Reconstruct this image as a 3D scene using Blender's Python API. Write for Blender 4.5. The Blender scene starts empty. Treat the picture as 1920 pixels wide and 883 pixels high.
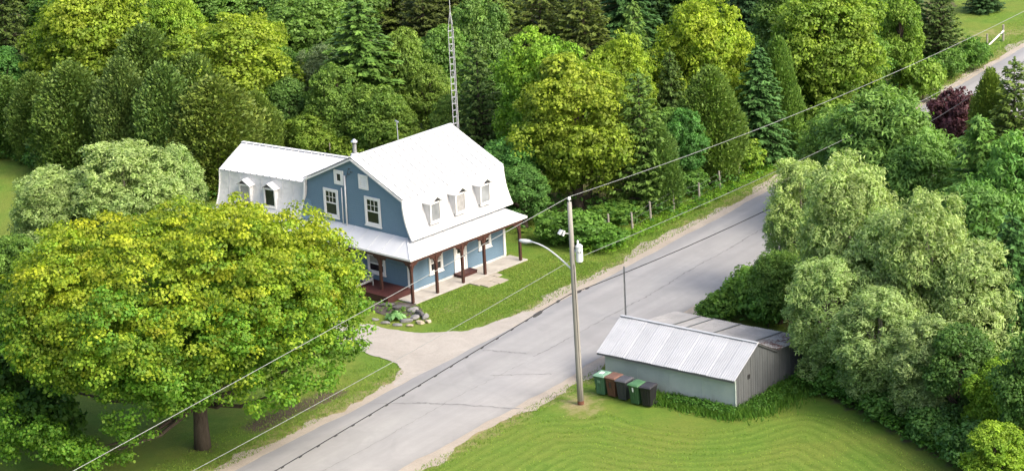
import bpy, math, random
import numpy as np

# ------------------------------------------------------------------ camera, sky, sun, exposure
sc = bpy.context.scene
col = sc.collection
F, TH, RO, HC = 5053.86, 0.3082, -0.0503, 45.766      # focal length in px of a 1920 px wide frame, pitch, roll, height
FW = np.array([0, math.cos(TH), -math.sin(TH)]); RT = np.array([1., 0, 0]); UP = np.cross(RT, FW)
R2 = math.cos(RO)*RT + math.sin(RO)*UP; U2 = -math.sin(RO)*RT + math.cos(RO)*UP
cam_d = bpy.data.cameras.new('camera'); cam = bpy.data.objects.new('camera', cam_d); col.objects.link(cam)
from mathutils import Matrix, Vector
cam.matrix_world = Matrix(((R2[0], U2[0], -FW[0], 0), (R2[1], U2[1], -FW[1], 0), (R2[2], U2[2], -FW[2], HC), (0, 0, 0, 1)))
cam_d.sensor_fit = 'HORIZONTAL'; cam_d.sensor_width = 36; cam_d.lens = F/1920*36
cam_d.clip_start = 1; cam_d.clip_end = 6000
sc.camera = cam
SUN_EL, SUN_AZ = math.radians(43), math.atan2(.80, -.60)
w = bpy.data.worlds.new('World'); sc.world = w; w.use_nodes = True
wn = w.node_tree; bg = wn.nodes['Background']
sky = wn.nodes.new('ShaderNodeTexSky'); sky.sky_type = 'NISHITA'; sky.sun_disc = False
sky.sun_elevation = SUN_EL; sky.sun_rotation = SUN_AZ; sky.air_density = 1.0; sky.dust_density = 6.0; sky.ozone_density = 1.0
wn.links.new(sky.outputs[0], bg.inputs[0]); bg.inputs[1].default_value = 0.15
sun_d = bpy.data.lights.new('sun', 'SUN'); sun_d.energy = .92; sun_d.angle = math.radians(17); sun_d.color = (1, .955, .88)
sun = bpy.data.objects.new('sun', sun_d); col.objects.link(sun); sun.location = (60, 40, 80)
sdir = Vector((math.sin(SUN_AZ)*math.cos(SUN_EL), math.cos(SUN_AZ)*math.cos(SUN_EL), math.sin(SUN_EL)))
sun.rotation_euler = sdir.to_track_quat('Z', 'Y').to_euler()
sc.view_settings.view_transform = 'Standard'; sc.view_settings.look = 'None'
sc.view_settings.gamma = 1; sc.view_settings.use_curve_mapping = False
sc.view_settings.exposure = 1.42
sc.render.engine = 'CYCLES'
sc.cycles.max_bounces = 6; sc.cycles.diffuse_bounces = 4; sc.cycles.glossy_bounces = 2; sc.cycles.transmission_bounces = 4
sc.cycles.use_denoising = True; sc.cycles.denoiser = 'OPENIMAGEDENOISE'; sc.cycles.denoising_input_passes = 'RGB_ALBEDO_NORMAL'; sc.cycles.denoising_prefilter = 'ACCURATE'
sc.cycles.sample_clamp_indirect = 6
rng = np.random.default_rng(7); random.seed(7)

# ------------------------------------------------------------------ survey helpers
def proj(P):
    d = np.asarray(P, float) - np.array([0, 0, HC]); z = d@FW
    return 960 + F*(d@R2)/z, 441.5 - F*(d@U2)/z, z
def G(x, y, z=0.0):                       # a photo position back to the ground plane, in metres
    d = FW + (x-960)/F*R2 - (y-441.5)/F*U2
    t = (z-HC)/d[2]; P = np.array([0, 0, HC]) + t*d
    return P[0], P[1]

# ------------------------------------------------------------------ object helpers
def tag(o, label=None, cat=None, group=None, kind=None):
    if label: o['label'] = label
    if cat: o['category'] = cat
    if group: o['group'] = group
    if kind: o['kind'] = kind
    return o
def empty(name, loc=(0, 0, 0), rz=0.0, parent=None):
    o = bpy.data.objects.new(name, None); col.objects.link(o); o.location = loc; o.rotation_euler = (0, 0, rz)
    o.empty_display_size = .3
    if parent: o.parent = parent
    return o
def link(name, me, parent=None, loc=(0, 0, 0), rot=(0, 0, 0), scale=(1, 1, 1)):
    o = bpy.data.objects.new(name, me); col.objects.link(o); o.location = loc; o.rotation_euler = rot; o.scale = scale
    if parent: o.parent = parent
    return o
class MB:
    def __init__(s): s.v = []; s.f = []
    def add(s, vs, fs):
        n = len(s.v); s.v += [tuple(map(float, p)) for p in vs]; s.f += [tuple(i+n for i in f) for f in fs]; return s
    def box(s, x0, x1, y0, y1, z0, z1):
        return s.add([(x0,y0,z0),(x1,y0,z0),(x1,y1,z0),(x0,y1,z0),(x0,y0,z1),(x1,y0,z1),(x1,y1,z1),(x0,y1,z1)],
                     [(0,3,2,1),(4,5,6,7),(0,1,5,4),(1,2,6,5),(2,3,7,6),(3,0,4,7)])
    def bar(s, p, q, w, h, up=(0, 0, 1)):
        p, q = Vector(p), Vector(q); d = (q-p).normalized(); u = Vector(up)
        if abs(d.dot(u)) > .98: u = Vector((1, 0, 0))
        a = d.cross(u).normalized(); b = a.cross(d).normalized()
        vs = [e + a*sx*w/2 + b*sz*h/2 for e in (p, q) for sx, sz in ((-1,-1),(1,-1),(1,1),(-1,1))]
        return s.add(vs, [(0,1,2,3),(7,6,5,4),(0,4,5,1),(1,5,6,2),(2,6,7,3),(3,7,4,0)])
    def tube(s, pts, rad, seg=8, cap=True):
        pts = [Vector(p) for p in pts]; n = len(pts)
        if not hasattr(rad, '__len__'): rad = [rad]*n
        rings = []
        ref = Vector((0.13, 0.98, 0.1))
        vs = []
        for i, p in enumerate(pts):
            d = (pts[min(i+1, n-1)] - pts[max(i-1, 0)]).normalized()
            if abs(d.dot(ref)) > .95: ref = Vector((0.98, 0.1, .13))
            a = d.cross(ref).normalized(); b = d.cross(a)
            for k in range(seg):
                t = 2*math.pi*k/seg; vs.append(p + (a*math.cos(t) + b*math.sin(t))*rad[i])
        fs = [(i*seg+k, i*seg+(k+1) % seg, (i+1)*seg+(k+1) % seg, (i+1)*seg+k) for i in range(n-1) for k in range(seg)]
        if cap: fs += [tuple(range(seg-1, -1, -1)), tuple((n-1)*seg+k for k in range(seg))]
        return s.add(vs, fs)
    def prism(s, poly, e0, e1):           # poly: list of 3D points, extruded from offset e0 to offset e1 (3D vectors)
        n = len(poly); A = [Vector(p)+Vector(e0) for p in poly]; B = [Vector(p)+Vector(e1) for p in poly]
        return s.add(A+B, [tuple(range(n-1, -1, -1)), tuple(range(n, 2*n))] + [(i, (i+1) % n, n+(i+1) % n, n+i) for i in range(n)])
    def lathe(s, prof, seg=12, c=(0, 0, 0)):
        vs = [(c[0]+r*math.cos(2*math.pi*k/seg), c[1]+r*math.sin(2*math.pi*k/seg), c[2]+z) for r, z in prof for k in range(seg)]
        n = len(prof)
        fs = [(i*seg+k, i*seg+(k+1) % seg, (i+1)*seg+(k+1) % seg, (i+1)*seg+k) for i in range(n-1) for k in range(seg)]
        fs += [tuple(range(seg-1, -1, -1)), tuple((n-1)*seg+k for k in range(seg))]
        return s.add(vs, fs)
    def mesh(s, name, mat, smooth=False, bevel=0):
        me = bpy.data.meshes.new(name); me.from_pydata(s.v, [], s.f); me.update()
        if mat: me.materials.append(M[mat] if isinstance(mat, str) else mat)
        if smooth: me.polygons.foreach_set('use_smooth', [True]*len(me.polygons))
        return me
    def build(s, name, mat, parent=None, smooth=False, bevel=0, **kw):
        o = link(name, s.mesh(name, mat, smooth), parent, **kw)
        if bevel:
            m = o.modifiers.new('bevel', 'BEVEL'); m.width = bevel; m.segments = 2; m.limit_method = 'ANGLE'
        return o

# ------------------------------------------------------------------ materials
RD = np.array([.590, .807]); RD /= np.linalg.norm(RD)          # the road's direction
M = {}
class NT:
    def __init__(s, name):
        m = bpy.data.materials.new(name); m.use_nodes = True; s.m = m; s.n = m.node_tree.nodes; s.l = m.node_tree.links
        s.b = s.n['Principled BSDF']; s.out = s.n['Material Output']; M[name] = m
        s.tc = s.n.new('ShaderNodeTexCoord')
    def node(s, t, **kw):
        n = s.n.new(t)
        for k, v in kw.items(): setattr(n, k, v)
        return n
    def noise(s, scale, detail=6, rough=.6, vec=None, dist=0, stretch=None):
        n = s.node('ShaderNodeTexNoise'); n.inputs['Scale'].default_value = scale; n.inputs['Detail'].default_value = detail
        n.inputs['Roughness'].default_value = rough; n.inputs['Distortion'].default_value = dist
        v = vec or s.tc.outputs['Object']
        if stretch:
            mp = s.node('ShaderNodeMapping'); mp.inputs['Scale'].default_value = stretch; s.l.new(v, mp.inputs[0]); v = mp.outputs[0]
        s.l.new(v, n.inputs['Vector']); return n.outputs['Fac']
    def ramp(s, fac, stops):
        r = s.node('ShaderNodeValToRGB'); e = r.color_ramp.elements
        while len(e) < len(stops): e.new(.5)
        for el, (p, c) in zip(e, stops):
            el.position = p; el.color = (c, c, c, 1) if not hasattr(c, '__len__') else (*c, 1)
        s.l.new(fac, r.inputs[0]); return r.outputs[0]
    def mix(s, fac, a, b, mode='MIX'):
        n = s.node('ShaderNodeMix', data_type='RGBA', blend_type=mode)
        for sock, v in ((n.inputs[0], fac), (n.inputs[6], a), (n.inputs[7], b)):
            if isinstance(v, bpy.types.NodeSocket): s.l.new(v, sock)
            elif hasattr(v, '__len__'): sock.default_value = (*v, 1)
            else: sock.default_value = v
        return n.outputs[2]
    def math(s, op, a, b=0.0, clamp=False):
        n = s.node('ShaderNodeMath', operation=op, use_clamp=clamp)
        for i, v in enumerate((a, b)):
            if isinstance(v, bpy.types.NodeSocket): s.l.new(v, n.inputs[i])
            else: n.inputs[i].default_value = v
        return n.outputs[0]
    def attr(s, name, out='Fac'):
        n = s.node('ShaderNodeAttribute', attribute_name=name); return n.outputs[out]
    def bump(s, h, strength=.3, dist=.02):
        b = s.node('ShaderNodeBump'); b.inputs['Strength'].default_value = strength; b.inputs['Distance'].default_value = dist
        s.l.new(h, b.inputs['Height']); s.l.new(b.outputs[0], s.b.inputs['Normal']); return b
    def set(s, colr=None, rough=.7, metal=0, spec=.4):
        if colr is not None:
            if isinstance(colr, bpy.types.NodeSocket): s.l.new(colr, s.b.inputs['Base Color'])
            else: s.b.inputs['Base Color'].default_value = (*colr, 1)
        s.b.inputs['Roughness'].default_value = rough; s.b.inputs['Metallic'].default_value = metal
        s.b.inputs['Specular IOR Level'].default_value = spec
        return s.m
def plain(name, c, rough=.7, metal=0, var=.15, scale=3., spec=.4, bump=.1, bscale=40):
    t = NT(name); n = t.noise(scale, 8, .65)
    lo = tuple(x*(1-var) for x in c); hi = tuple(min(1, x*(1+var)) for x in c)
    t.set(t.ramp(n, [(.3, lo), (.7, hi)]), rough, metal, spec)
    if bump: t.bump(t.noise(bscale, 4), bump, .01)
    return t.m
plain('white_trim', (.66, .65, .63), .5, var=.06)
plain('white_door', (.80, .79, .77), .45, var=.04)
plain('post_stain', (.052, .020, .014), .6, var=.35, scale=6)
plain('deck_stain', (.048, .014, .012), .6, var=.3, scale=5)
plain('concrete', (.34, .32, .285), .9, var=.2, scale=1.5)
plain('foundation', (.50, .49, .46), .9, var=.15)
plain('dark_metal', (.03, .03, .03), .5)
plain('galvanised', (.50, .52, .54), .4, metal=.6, var=.15)
plain('tower_steel', (.46, .47, .485), .45, metal=.3, var=.12)
plain('steel_post', (.22, .23, .23), .55, metal=.3, var=.25)
plain('porcelain', (.75, .75, .74), .25, var=.05)
plain('transformer_paint', (.50, .53, .545), .4, var=.06)
plain('lamp_metal', (.55, .56, .56), .4, var=.05)
plain('rust', (.11, .045, .025), .8, var=.4, scale=12)
plain('wire_metal', (.24, .25, .24), .5, metal=.2, var=.1)
plain('cable_black', (.025, .025, .027), .6)
plain('tar', (.165, .162, .158), .7, var=.25, scale=4)
plain('chair_grey', (.28, .29, .29), .6, var=.12)
plain('chair_red', (.20, .055, .04), .6, var=.15)
plain('rock_grey', (.17, .168, .165), .9, var=.4, scale=2.5, bump=.5, bscale=14)
plain('rock_dark', (.085, .082, .082), .85, var=.5, scale=3, bump=.5, bscale=14)
plain('rock_tan', (.32, .28, .22), .9, var=.3, scale=3, bump=.4, bscale=14)
plain('seam_grey', (.34, .345, .35), .6, var=.3, scale=4)
plain('curtain', (.26, .26, .255), .9, var=.25, scale=4)
plain('sticker', (.8, .8, .78), .5, var=.03)
plain('rubber', (.02, .02, .02), .7)
for nm, c in (('bin_light_green', (.045, .115, .065)), ('bin_lid_mint', (.13, .24, .165)), ('bin_brown', (.095, .046, .032)), ('bin_lid_brown', (.13, .07, .05)),
              ('bin_charcoal', (.035, .038, .044)), ('bin_lid_charcoal', (.06, .062, .07)), ('bin_green', (.036, .092, .040)),
              ('bin_lid_green', (.055, .135, .058)), ('bin_black', (.016, .016, .018)), ('bin_lid_black', (.03, .03, .034))):
    plain(nm, c, .5, var=.12, scale=5, spec=.35)

def glass(name, c=(.012, .014, .016)):
    t = NT(name); n = t.noise(.9, 2); t.set(t.ramp(n, [(.35, c), (.7, tuple(x*2.2 for x in c))]), .06, 0, .5); return t.m
glass('glass'); glass('glass_pale', (.13, .14, .145))

t = NT('blue_siding')                                    # painted lap siding, laps as fine relief
n = t.noise(1.2, 8, .7); n2 = t.noise(14, 5, .7, stretch=(1, 1, 6))
c = t.ramp(n, [(.3, (.104, .172, .238)), (.7, (.125, .20, .270))]); c = t.mix(t.math('MULTIPLY', n2, .25), c, (.17, .25, .32))
sp = t.node('ShaderNodeSeparateXYZ'); t.l.new(t.tc.outputs['Object'], sp.inputs[0])
lap = t.math('FRACT', t.math('MULTIPLY', sp.outputs[2], 8.0))
c = t.mix(t.ramp(lap, [(.02, 1.), (.10, 0.)]), c, (.075, .135, .2))
t.set(c, .6, 0, .3); t.bump(lap, .6, .02)

t = NT('roof_white')                                     # painted sheet metal
n = t.noise(.7, 6, .6); n2 = t.noise(5, 6, .7, stretch=(1, 1, .3))
c = t.ramp(n, [(.3, (.52, .53, .54)), (.7, (.59, .59, .59))]); c = t.mix(t.math('MULTIPLY', t.ramp(n2, [(.55, 0.), (.8, 1.)]), .35), c, (.48, .48, .47))
t.set(c, .42, 0, .4); t.bump(t.noise(2.2, 3), .25, .03)
t = NT('roof_skirt')                                     # older, dented sheet on the steep lower roof
n = t.noise(1.1, 6, .6); n2 = t.noise(4, 6, .75, stretch=(1, 1, .35))
c = t.ramp(n, [(.3, (.44, .445, .45)), (.7, (.54, .54, .535))]); c = t.mix(t.math('MULTIPLY', t.ramp(n2, [(.5, 0.), (.72, 1.)]), .5), c, (.36, .36, .355))
t.set(c, .5, 0, .4); t.bump(t.noise(3.2, 4, .6), .6, .06)
t = NT('porch_roof_metal')
n = t.noise(.9, 6, .6); n2 = t.noise(7, 5, .7)
c = t.ramp(n, [(.3, (.44, .46, .48)), (.7, (.54, .555, .57))]); c = t.mix(t.math('MULTIPLY', n2, .3), c, (.38, .39, .40))
t.set(c, .45, .1, .4); t.bump(t.noise(2.4, 3), .25, .03)

t = NT('shed_roof_metal')
n = t.noise(1.2, 8, .7); n2 = t.noise(9, 6, .75)
c = t.ramp(n, [(.3, (.35, .36, .37)), (.7, (.45, .46, .47))]); c = t.mix(t.ramp(n2, [(.55, 0.), (.75, .55)]), c, (.21, .21, .22))
oi = t.node('ShaderNodeObjectInfo'); c = t.mix(t.math('MULTIPLY', oi.outputs['Random'], .22), c, (.28, .29, .30))
t.set(c, .5, .25, .4)
t = NT('old_roof_metal')                                 # greyed sheet with rust near the far corner
n = t.noise(1.0, 8, .7); n2 = t.noise(5, 7, .75, stretch=(2.5, .6, 1))
c = t.ramp(n, [(.25, (.17, .17, .17)), (.7, (.32, .315, .305))]); c = t.mix(t.ramp(n2, [(.5, 0.), (.7, .7)]), c, (.14, .135, .13))
oi = t.node('ShaderNodeObjectInfo'); c = t.mix(t.math('MULTIPLY', oi.outputs['Random'], .4), c, (.20, .20, .20))
sp = t.node('ShaderNodeSeparateXYZ'); t.l.new(t.tc.outputs['Object'], sp.inputs[0])
rm = t.math('MULTIPLY', t.ramp(t.math('MULTIPLY', t.math('ADD', sp.outputs[0], 2.2), .6), [(.35, 0.), (.8, 1.)]), t.ramp(t.noise(3.5, 6, .7), [(.48, 0.), (.56, 1.)]))
c = t.mix(rm, c, (.085, .04, .032)); t.set(c, .75, 0, .3); t.bump(t.noise(20, 4), .2, .01)
t = NT('shed_paint')                                     # pale green paint over boards
n = t.noise(.8, 7, .65); n2 = t.noise(6, 6, .75, stretch=(1, 1, .25))
c = t.ramp(n, [(.3, (.26, .315, .29)), (.7, (.34, .39, .36))]); c = t.mix(t.ramp(n2, [(.55, 0.), (.8, .5)]), c, (.30, .30, .27))
sp = t.node('ShaderNodeSeparateXYZ'); t.l.new(t.tc.outputs['Object'], sp.inputs[0])
low = t.math('SUBTRACT', t.math('MULTIPLY', t.noise(2.2, 6, .7, stretch=(1, 1, .6)), 1.25), t.math('MULTIPLY', sp.outputs[2], .75))
c = t.mix(t.math('MULTIPLY', t.ramp(low, [(.25, 0.), (.6, 1.)]), .5), c, (.17, .17, .14))
t.set(c, .75, 0, .3); t.bump(t.noise(10, 5, .6, stretch=(.5, 1, 3)), .25, .01)
t = NT('weathered_board')
n = t.noise(1.5, 8, .7, stretch=(1, 1, .3)); n2 = t.noise(10, 7, .75, stretch=(3, 3, .25))
c = t.ramp(n, [(.3, (.072, .080, .085)), (.7, (.118, .126, .130))]); c = t.mix(t.ramp(n2, [(.45, 0.), (.7, .6)]), c, (.045, .045, .043))
oi = t.node('ShaderNodeObjectInfo'); c = t.mix(t.math('MULTIPLY', oi.outputs['Random'], .5), c, (.10, .105, .105))
t.set(c, .9, 0, .2); t.bump(n2, .4, .01)
t = NT('pole_wood')
n = t.noise(3, 8, .7, stretch=(1, 1, .08)); n2 = t.noise(16, 6, .7, stretch=(2, 2, .12))
c = t.ramp(n, [(.3, (.20, .19, .172)), (.7, (.30, .29, .265))]); c = t.mix(t.ramp(n2, [(.5, 0.), (.7, .6)]), c, (.18, .165, .145))
t.set(c, .9, 0, .2); t.bump(n2, .5, .01)
t = NT('fence_wood')
n2 = t.noise(14, 6, .7, stretch=(2, 2, .2)); oi = t.node('ShaderNodeObjectInfo')
c = t.ramp(n2, [(.3, (.16, .145, .12)), (.7, (.33, .31, .27))]); t.set(c, .9, 0, .2); t.bump(n2, .5, .01)

t = NT('asphalt')                                        # old, pale, sun-bleached chip seal
across = t.attr('across'); n = t.noise(.35, 8, .65, dist=.6); n2 = t.noise(2.2, 8, .7); n3 = t.noise(60, 3, .7)
c = t.ramp(n, [(.3, (.248, .247, .243)), (.7, (.315, .313, .306))])
c = t.mix(t.math('MULTIPLY', t.ramp(n2, [(.42, 0.), (.72, 1.)]), .35), c, (.235, .232, .228))
c = t.mix(t.math('MULTIPLY', t.ramp(n3, [(.35, 0.), (.75, 1.)]), .35), c, (.20, .195, .19))
mp1 = t.node('ShaderNodeMapping'); mp1.inputs['Rotation'].default_value = (0, 0, -math.atan2(RD[1], RD[0])); t.l.new(t.tc.outputs['Object'], mp1.inputs[0])
ns = t.noise(1.0, 7, .7, vec=mp1.outputs[0], stretch=(.05, 1.5, 1)); c = t.mix(t.math('MULTIPLY', t.ramp(ns, [(.45, 0.), (.68, 1.)]), .38), c, (.205, .204, .202))
npt = t.noise(.22, 3, .5, dist=1.5); c = t.mix(t.math('MULTIPLY', t.ramp(npt, [(.58, 0.), (.62, 1.)]), .22), c, (.20, .20, .20))
track = t.ramp(t.math('ADD', across, t.math('MULTIPLY', t.math('SUBTRACT', n2, .5), .09)), [(.0, (.82, .83, .85)), (.085, (.84, .85, .87)), (.14, (1, 1, 1)), (.25, (.95, .95, .95)), (.42, (1.03, 1.03, 1.02)), (.6, (.97, .97, .97)), (.78, (1.04, 1.03, 1.02)), (.94, (1, .99, .97)), (1., (.88, .87, .86))])
c = t.mix(1., c, track, 'MULTIPLY'); t.set(c, .9, 0, .25); t.bump(n3, .35, .006)
t = NT('gravel')
n = t.noise(.6, 8, .7); n2 = t.noise(9, 8, .8); n3 = t.noise(38, 4, .8)
c = t.ramp(n, [(.3, (.27, .235, .19)), (.7, (.36, .32, .265))]); c = t.mix(t.ramp(n2, [(.45, 0.), (.75, .6)]), c, (.19, .155, .12))
c = t.mix(t.ramp(n3, [(.5, 0.), (.7, .6)]), c, (.42, .39, .345)); t.set(c, .95, 0, .2); t.bump(n3, .7, .03)
t = NT('driveway_gravel')
n = t.noise(.5, 8, .7, dist=1.0); n2 = t.noise(6, 8, .8, stretch=(1, 1, 1)); n3 = t.noise(34, 4, .8)
c = t.ramp(n, [(.3, (.27, .25, .22)), (.7, (.36, .335, .30))]); c = t.mix(t.ramp(n2, [(.48, 0.), (.78, .6)]), c, (.20, .175, .145))
c = t.mix(t.ramp(n3, [(.5, 0.), (.7, .5)]), c, (.42, .40, .36)); t.set(c, .95, 0, .2); t.bump(n3, .7, .03)
plain('bed_soil', (.06, .05, .042), .95, var=.5, scale=4, bump=.7, bscale=20)
t = NT('slab_stone'); n = t.noise(2, 8, .7); n2 = t.noise(24, 5, .7)
c = t.ramp(n, [(.3, (.27, .24, .195)), (.7, (.37, .34, .285))]); c = t.mix(t.math('MULTIPLY', n2, .4), c, (.27, .24, .2)); t.set(c, .9, 0, .2); t.bump(n2, .4, .01)

t = NT('ground_grass')
dry = t.attr('dry'); soil = t.attr('soil'); mow = t.attr('mow'); lawn = t.attr('lawn')
n = t.noise(.25, 6, .6); n2 = t.noise(1.6, 8, .7); n3 = t.noise(9, 6, .75); n4 = t.noise(45, 3, .8)
c = t.ramp(n2, [(.3, (.074, .160, .017)), (.52, (.106, .200, .023)), (.74, (.148, .226, .034))])
c = t.mix(t.math('MULTIPLY', t.ramp(n, [(.4, 0.), (.6, 1.)]), .65), c, (.175, .20, .036))
band = t.math('FRACT', t.math('ADD', t.math('MULTIPLY', mow, 1.55), t.math('MULTIPLY', t.math('SUBTRACT', t.noise(.6, 5), .5), 1.3)))
bandr = t.ramp(band, [(.0, 0.), (.18, 1.), (.5, .25), (.82, 0.)])
c = t.mix(t.math('MULTIPLY', t.math('MULTIPLY', bandr, lawn), t.math('MULTIPLY', t.math('MULTIPLY', n3, t.ramp(t.noise(.35, 4), [(.35, .25), (.65, 1.)])), .95)), c, (.215, .295, .052))
c = t.mix(t.math('MULTIPLY', t.math('MULTIPLY', t.ramp(band, [(.62, 0.), (.78, 1.), (.98, 0.)]), lawn), .34), c, (.060, .120, .012))
c = t.mix(t.math('MULTIPLY', t.ramp(n3, [(.42, 0.), (.7, 1.)]), .45), c, (.055, .105, .012))
c = t.mix(t.math('MULTIPLY', t.ramp(n4, [(.45, 0.), (.7, 1.)]), .4), c, (.185, .21, .045))
dr = t.math('ADD', dry, t.math('MULTIPLY', t.math('SUBTRACT', n2, .5), t.math('MULTIPLY', 1.9, t.ramp(dry, [(.02, 0.), (.3, 1.)]))), True)
c = t.mix(t.ramp(dr, [(.3, 0.), (.8, 1.)]), c, t.ramp(n3, [(.3, (.20, .17, .075)), (.7, (.36, .30, .17))]))
so = t.math('ADD', soil, t.math('MULTIPLY', t.math('SUBTRACT', n2, .5), t.math('MULTIPLY', 1.6, t.ramp(soil, [(.02, 0.), (.3, 1.)]))), True)
c = t.mix(t.ramp(so, [(.3, 0.), (.75, 1.)]), c, t.ramp(n3, [(.3, (.062, .048, .030)), (.7, (.13, .105, .068))]))
t.set(c, .9, 0, .15); t.bump(t.math('ADD', n4, t.math('MULTIPLY', n3, .8)), .9, .05)

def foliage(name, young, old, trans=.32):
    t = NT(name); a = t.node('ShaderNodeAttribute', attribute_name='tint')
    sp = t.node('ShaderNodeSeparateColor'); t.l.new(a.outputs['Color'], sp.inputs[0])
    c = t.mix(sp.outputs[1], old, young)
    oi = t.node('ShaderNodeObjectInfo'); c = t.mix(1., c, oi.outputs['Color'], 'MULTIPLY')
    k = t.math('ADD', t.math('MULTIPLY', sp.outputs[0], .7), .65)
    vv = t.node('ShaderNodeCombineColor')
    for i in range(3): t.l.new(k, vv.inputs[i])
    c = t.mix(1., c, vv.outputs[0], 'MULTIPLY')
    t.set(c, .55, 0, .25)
    tr = t.node('ShaderNodeBsdfTranslucent'); ms = t.node('ShaderNodeMixShader'); ms.inputs[0].default_value = trans
    tcol = t.mix(1., c, (1.08, 1.2, .5), 'MULTIPLY'); t.l.new(tcol, tr.inputs[0])
    t.l.new(t.b.outputs[0], ms.inputs[1]); t.l.new(tr.outputs[0], ms.inputs[2]); t.l.new(ms.outputs[0], t.out.inputs[0])
    return t.m
foliage('leaf_maple', (.40, .43, .026), (.100, .235, .022), .40)
foliage('leaf_yellow', (.30, .38, .038), (.145, .245, .030), .42)
foliage('leaf_green', (.180, .280, .055), (.085, .168, .036), .40)
foliage('leaf_willow', (.40, .50, .205), (.225, .335, .115), .42)
foliage('needle_spruce', (.125, .215, .055), (.055, .120, .034), .22)
foliage('needle_cedar', (.170, .235, .046), (.082, .140, .032), .25)
foliage('needle_larch', (.225, .340, .075), (.095, .190, .042), .35)
foliage('leaf_purple', (.105, .040, .045), (.052, .022, .030), .25)
foliage('leaf_hosta', (.20, .36, .13), (.10, .24, .07), .25)
foliage('leaf_weed', (.145, .255, .035), (.060, .140, .022), .35)
foliage('blade', (.215, .30, .052), (.095, .19, .025), .35)
foliage('petal', (.70, .65, .64), (.60, .54, .53), .3)
t = NT('bark'); n = t.noise(6, 8, .7, stretch=(1, 1, .25)); t.set(t.ramp(n, [(.3, (.045, .036, .028)), (.7, (.11, .09, .07))]), .95, 0, .1); t.bump(n, .8, .03)
t = NT('bark_pale'); n = t.noise(6, 8, .7, stretch=(1, 1, .25)); t.set(t.ramp(n, [(.3, (.15, .13, .11)), (.7, (.28, .25, .21))]), .95, 0, .1); t.bump(n, .6, .03)

# ------------------------------------------------------------------ road geometry (left edge as surveyed, 6.5 m wide)
RD = np.array([.590, .807]); RD /= np.linalg.norm(RD); RN = np.array([-RD[1], RD[0]]); RB = np.array([-12.805, 111.304])
_pts = np.array([(-12.8, 111.3), (-7.53, 118.73), (-4.98, 122.2), (-2.13, 125.92), (1.27, 130.09), (6.53, 137.92), (9.87, 142.29), G(1459.5, 345), (29.5, 170.8), (35.9, 180.5)])
_s = (_pts-RB)@RD; _o = (_pts-RB)@RN
_cf = np.polyfit(_s, _o, 3)
def left_off(s):
    s = np.asarray(s, float); sc_ = np.clip(s, -5, 88); d = np.polyder(_cf)
    return np.polyval(_cf, sc_) + (s-sc_)*np.polyval(d, sc_)
RWID = 6.5
def road_pt(s, off): return RB + RD*s + RN*(left_off(s)-off)      # off: metres to the right of the left edge
def road_so(P):
    P = np.atleast_2d(P)[:, :2]; s = (P-RB)@RD; return s, left_off(s) - (P-RB)@RN

def wob(s, amp, seed, f=1.0):
    r = np.random.default_rng(seed); out = np.zeros_like(s)
    for k in range(7):
        q = f*(.35*1.7**k); out += amp*np.sin(q*s + r.uniform(0, 6.3))/(1.35**k)
    return out*.6

def ribbon(name, s, o0, o1, z, mat, nx=2, parent=None, crown=0.0):
    nx = max(nx, 2); V = []; T = []
    for i, si in enumerate(s):
        for k in range(nx):
            q = k/(nx-1); off = o0[i]*(1-q)+o1[i]*q; p = road_pt(si, off)
            a = off/RWID; V.append((p[0], p[1], z + crown*(1-(2*a-1)**2 if 0 <= a <= 1 else 0))); T.append(a)
    Fc = [(i*nx+k, (i+1)*nx+k, (i+1)*nx+k+1, i*nx+k+1) for i in range(len(s)-1) for k in range(nx-1)]
    Fc = [f[::-1] for f in Fc]
    me = bpy.data.meshes.new(name); me.from_pydata(V, [], Fc); me.materials.append(M[mat])
    at = me.attributes.new('across', 'FLOAT', 'POINT'); at.data.foreach_set('value', T)
    o = link(name, me, parent); return o

# ------------------------------------------------------------------ ground
def inpoly(X, Y, poly):
    poly = np.asarray(poly); c = np.zeros(X.shape, bool); j = len(poly)-1
    for i in range(len(poly)):
        xi, yi = poly[i]; xj, yj = poly[j]
        c ^= ((yi > Y) != (yj > Y)) & (X < (xj-xi)*(Y-yi)/(yj-yi+1e-12)+xi); j = i
    return c
def chaikin(p, n=3, closed=False):
    p = np.asarray(p, float)
    for _ in range(n):
        q = np.roll(p, -1, 0) if closed else p[1:]; a = p if closed else p[:-1]
        r = np.empty((2*len(a), 2)); r[0::2] = .75*a+.25*q; r[1::2] = .25*a+.75*q
        p = r if closed else np.vstack([p[:1], r, p[-1:]])
    return p
def dpoly(X, Y, p):
    D = np.full(X.shape, 1e9)
    for (ax, ay), (bx, by) in zip(p[:-1], p[1:]):
        dx, dy = bx-ax, by-ay; L2 = dx*dx+dy*dy+1e-12
        t = np.clip(((X-ax)*dx+(Y-ay)*dy)/L2, 0, 1); D = np.minimum(D, np.hypot(X-ax-t*dx, Y-ay-t*dy))
    return D
LAWN_EDGE = chaikin([G(*q) for q in ((560, 1020), (740, 915), (840, 862), (930, 812), (1010, 775), (1095, 785), (1130, 765), (1165, 778), (1220, 792), (1300, 806), (1380, 800), (1440, 775), (1530, 766), (1600, 786), (1660, 822), (1740, 868), (1830, 925), (1960, 1010))], 3)
lawn_poly = np.vstack([LAWN_EDGE, [G(1960, 1300)], [G(560, 1300)]])
FOREST = [G(*q) for q in ((-200, 262), (0, 262), (120, 296), (210, 345), (330, 365), (520, 350), (850, 330), (1000, 418), (1120, 428), (1240, 378), (1390, 306), (1500, 235), (1600, 180), (1740, 130), (1770, 90), (1790, 40), (1800, -60), (900, -160), (-300, -160))]
RIGHTWOOD = [G(*q) for q in ((1460, 590), (1530, 700), (1540, 745), (1620, 780), (1700, 830), (1830, 900), (2100, 1000), (2200, 300), (2000, 130), (1880, 180), (1700, 260), (1550, 380), (1480, 470))]
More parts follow.
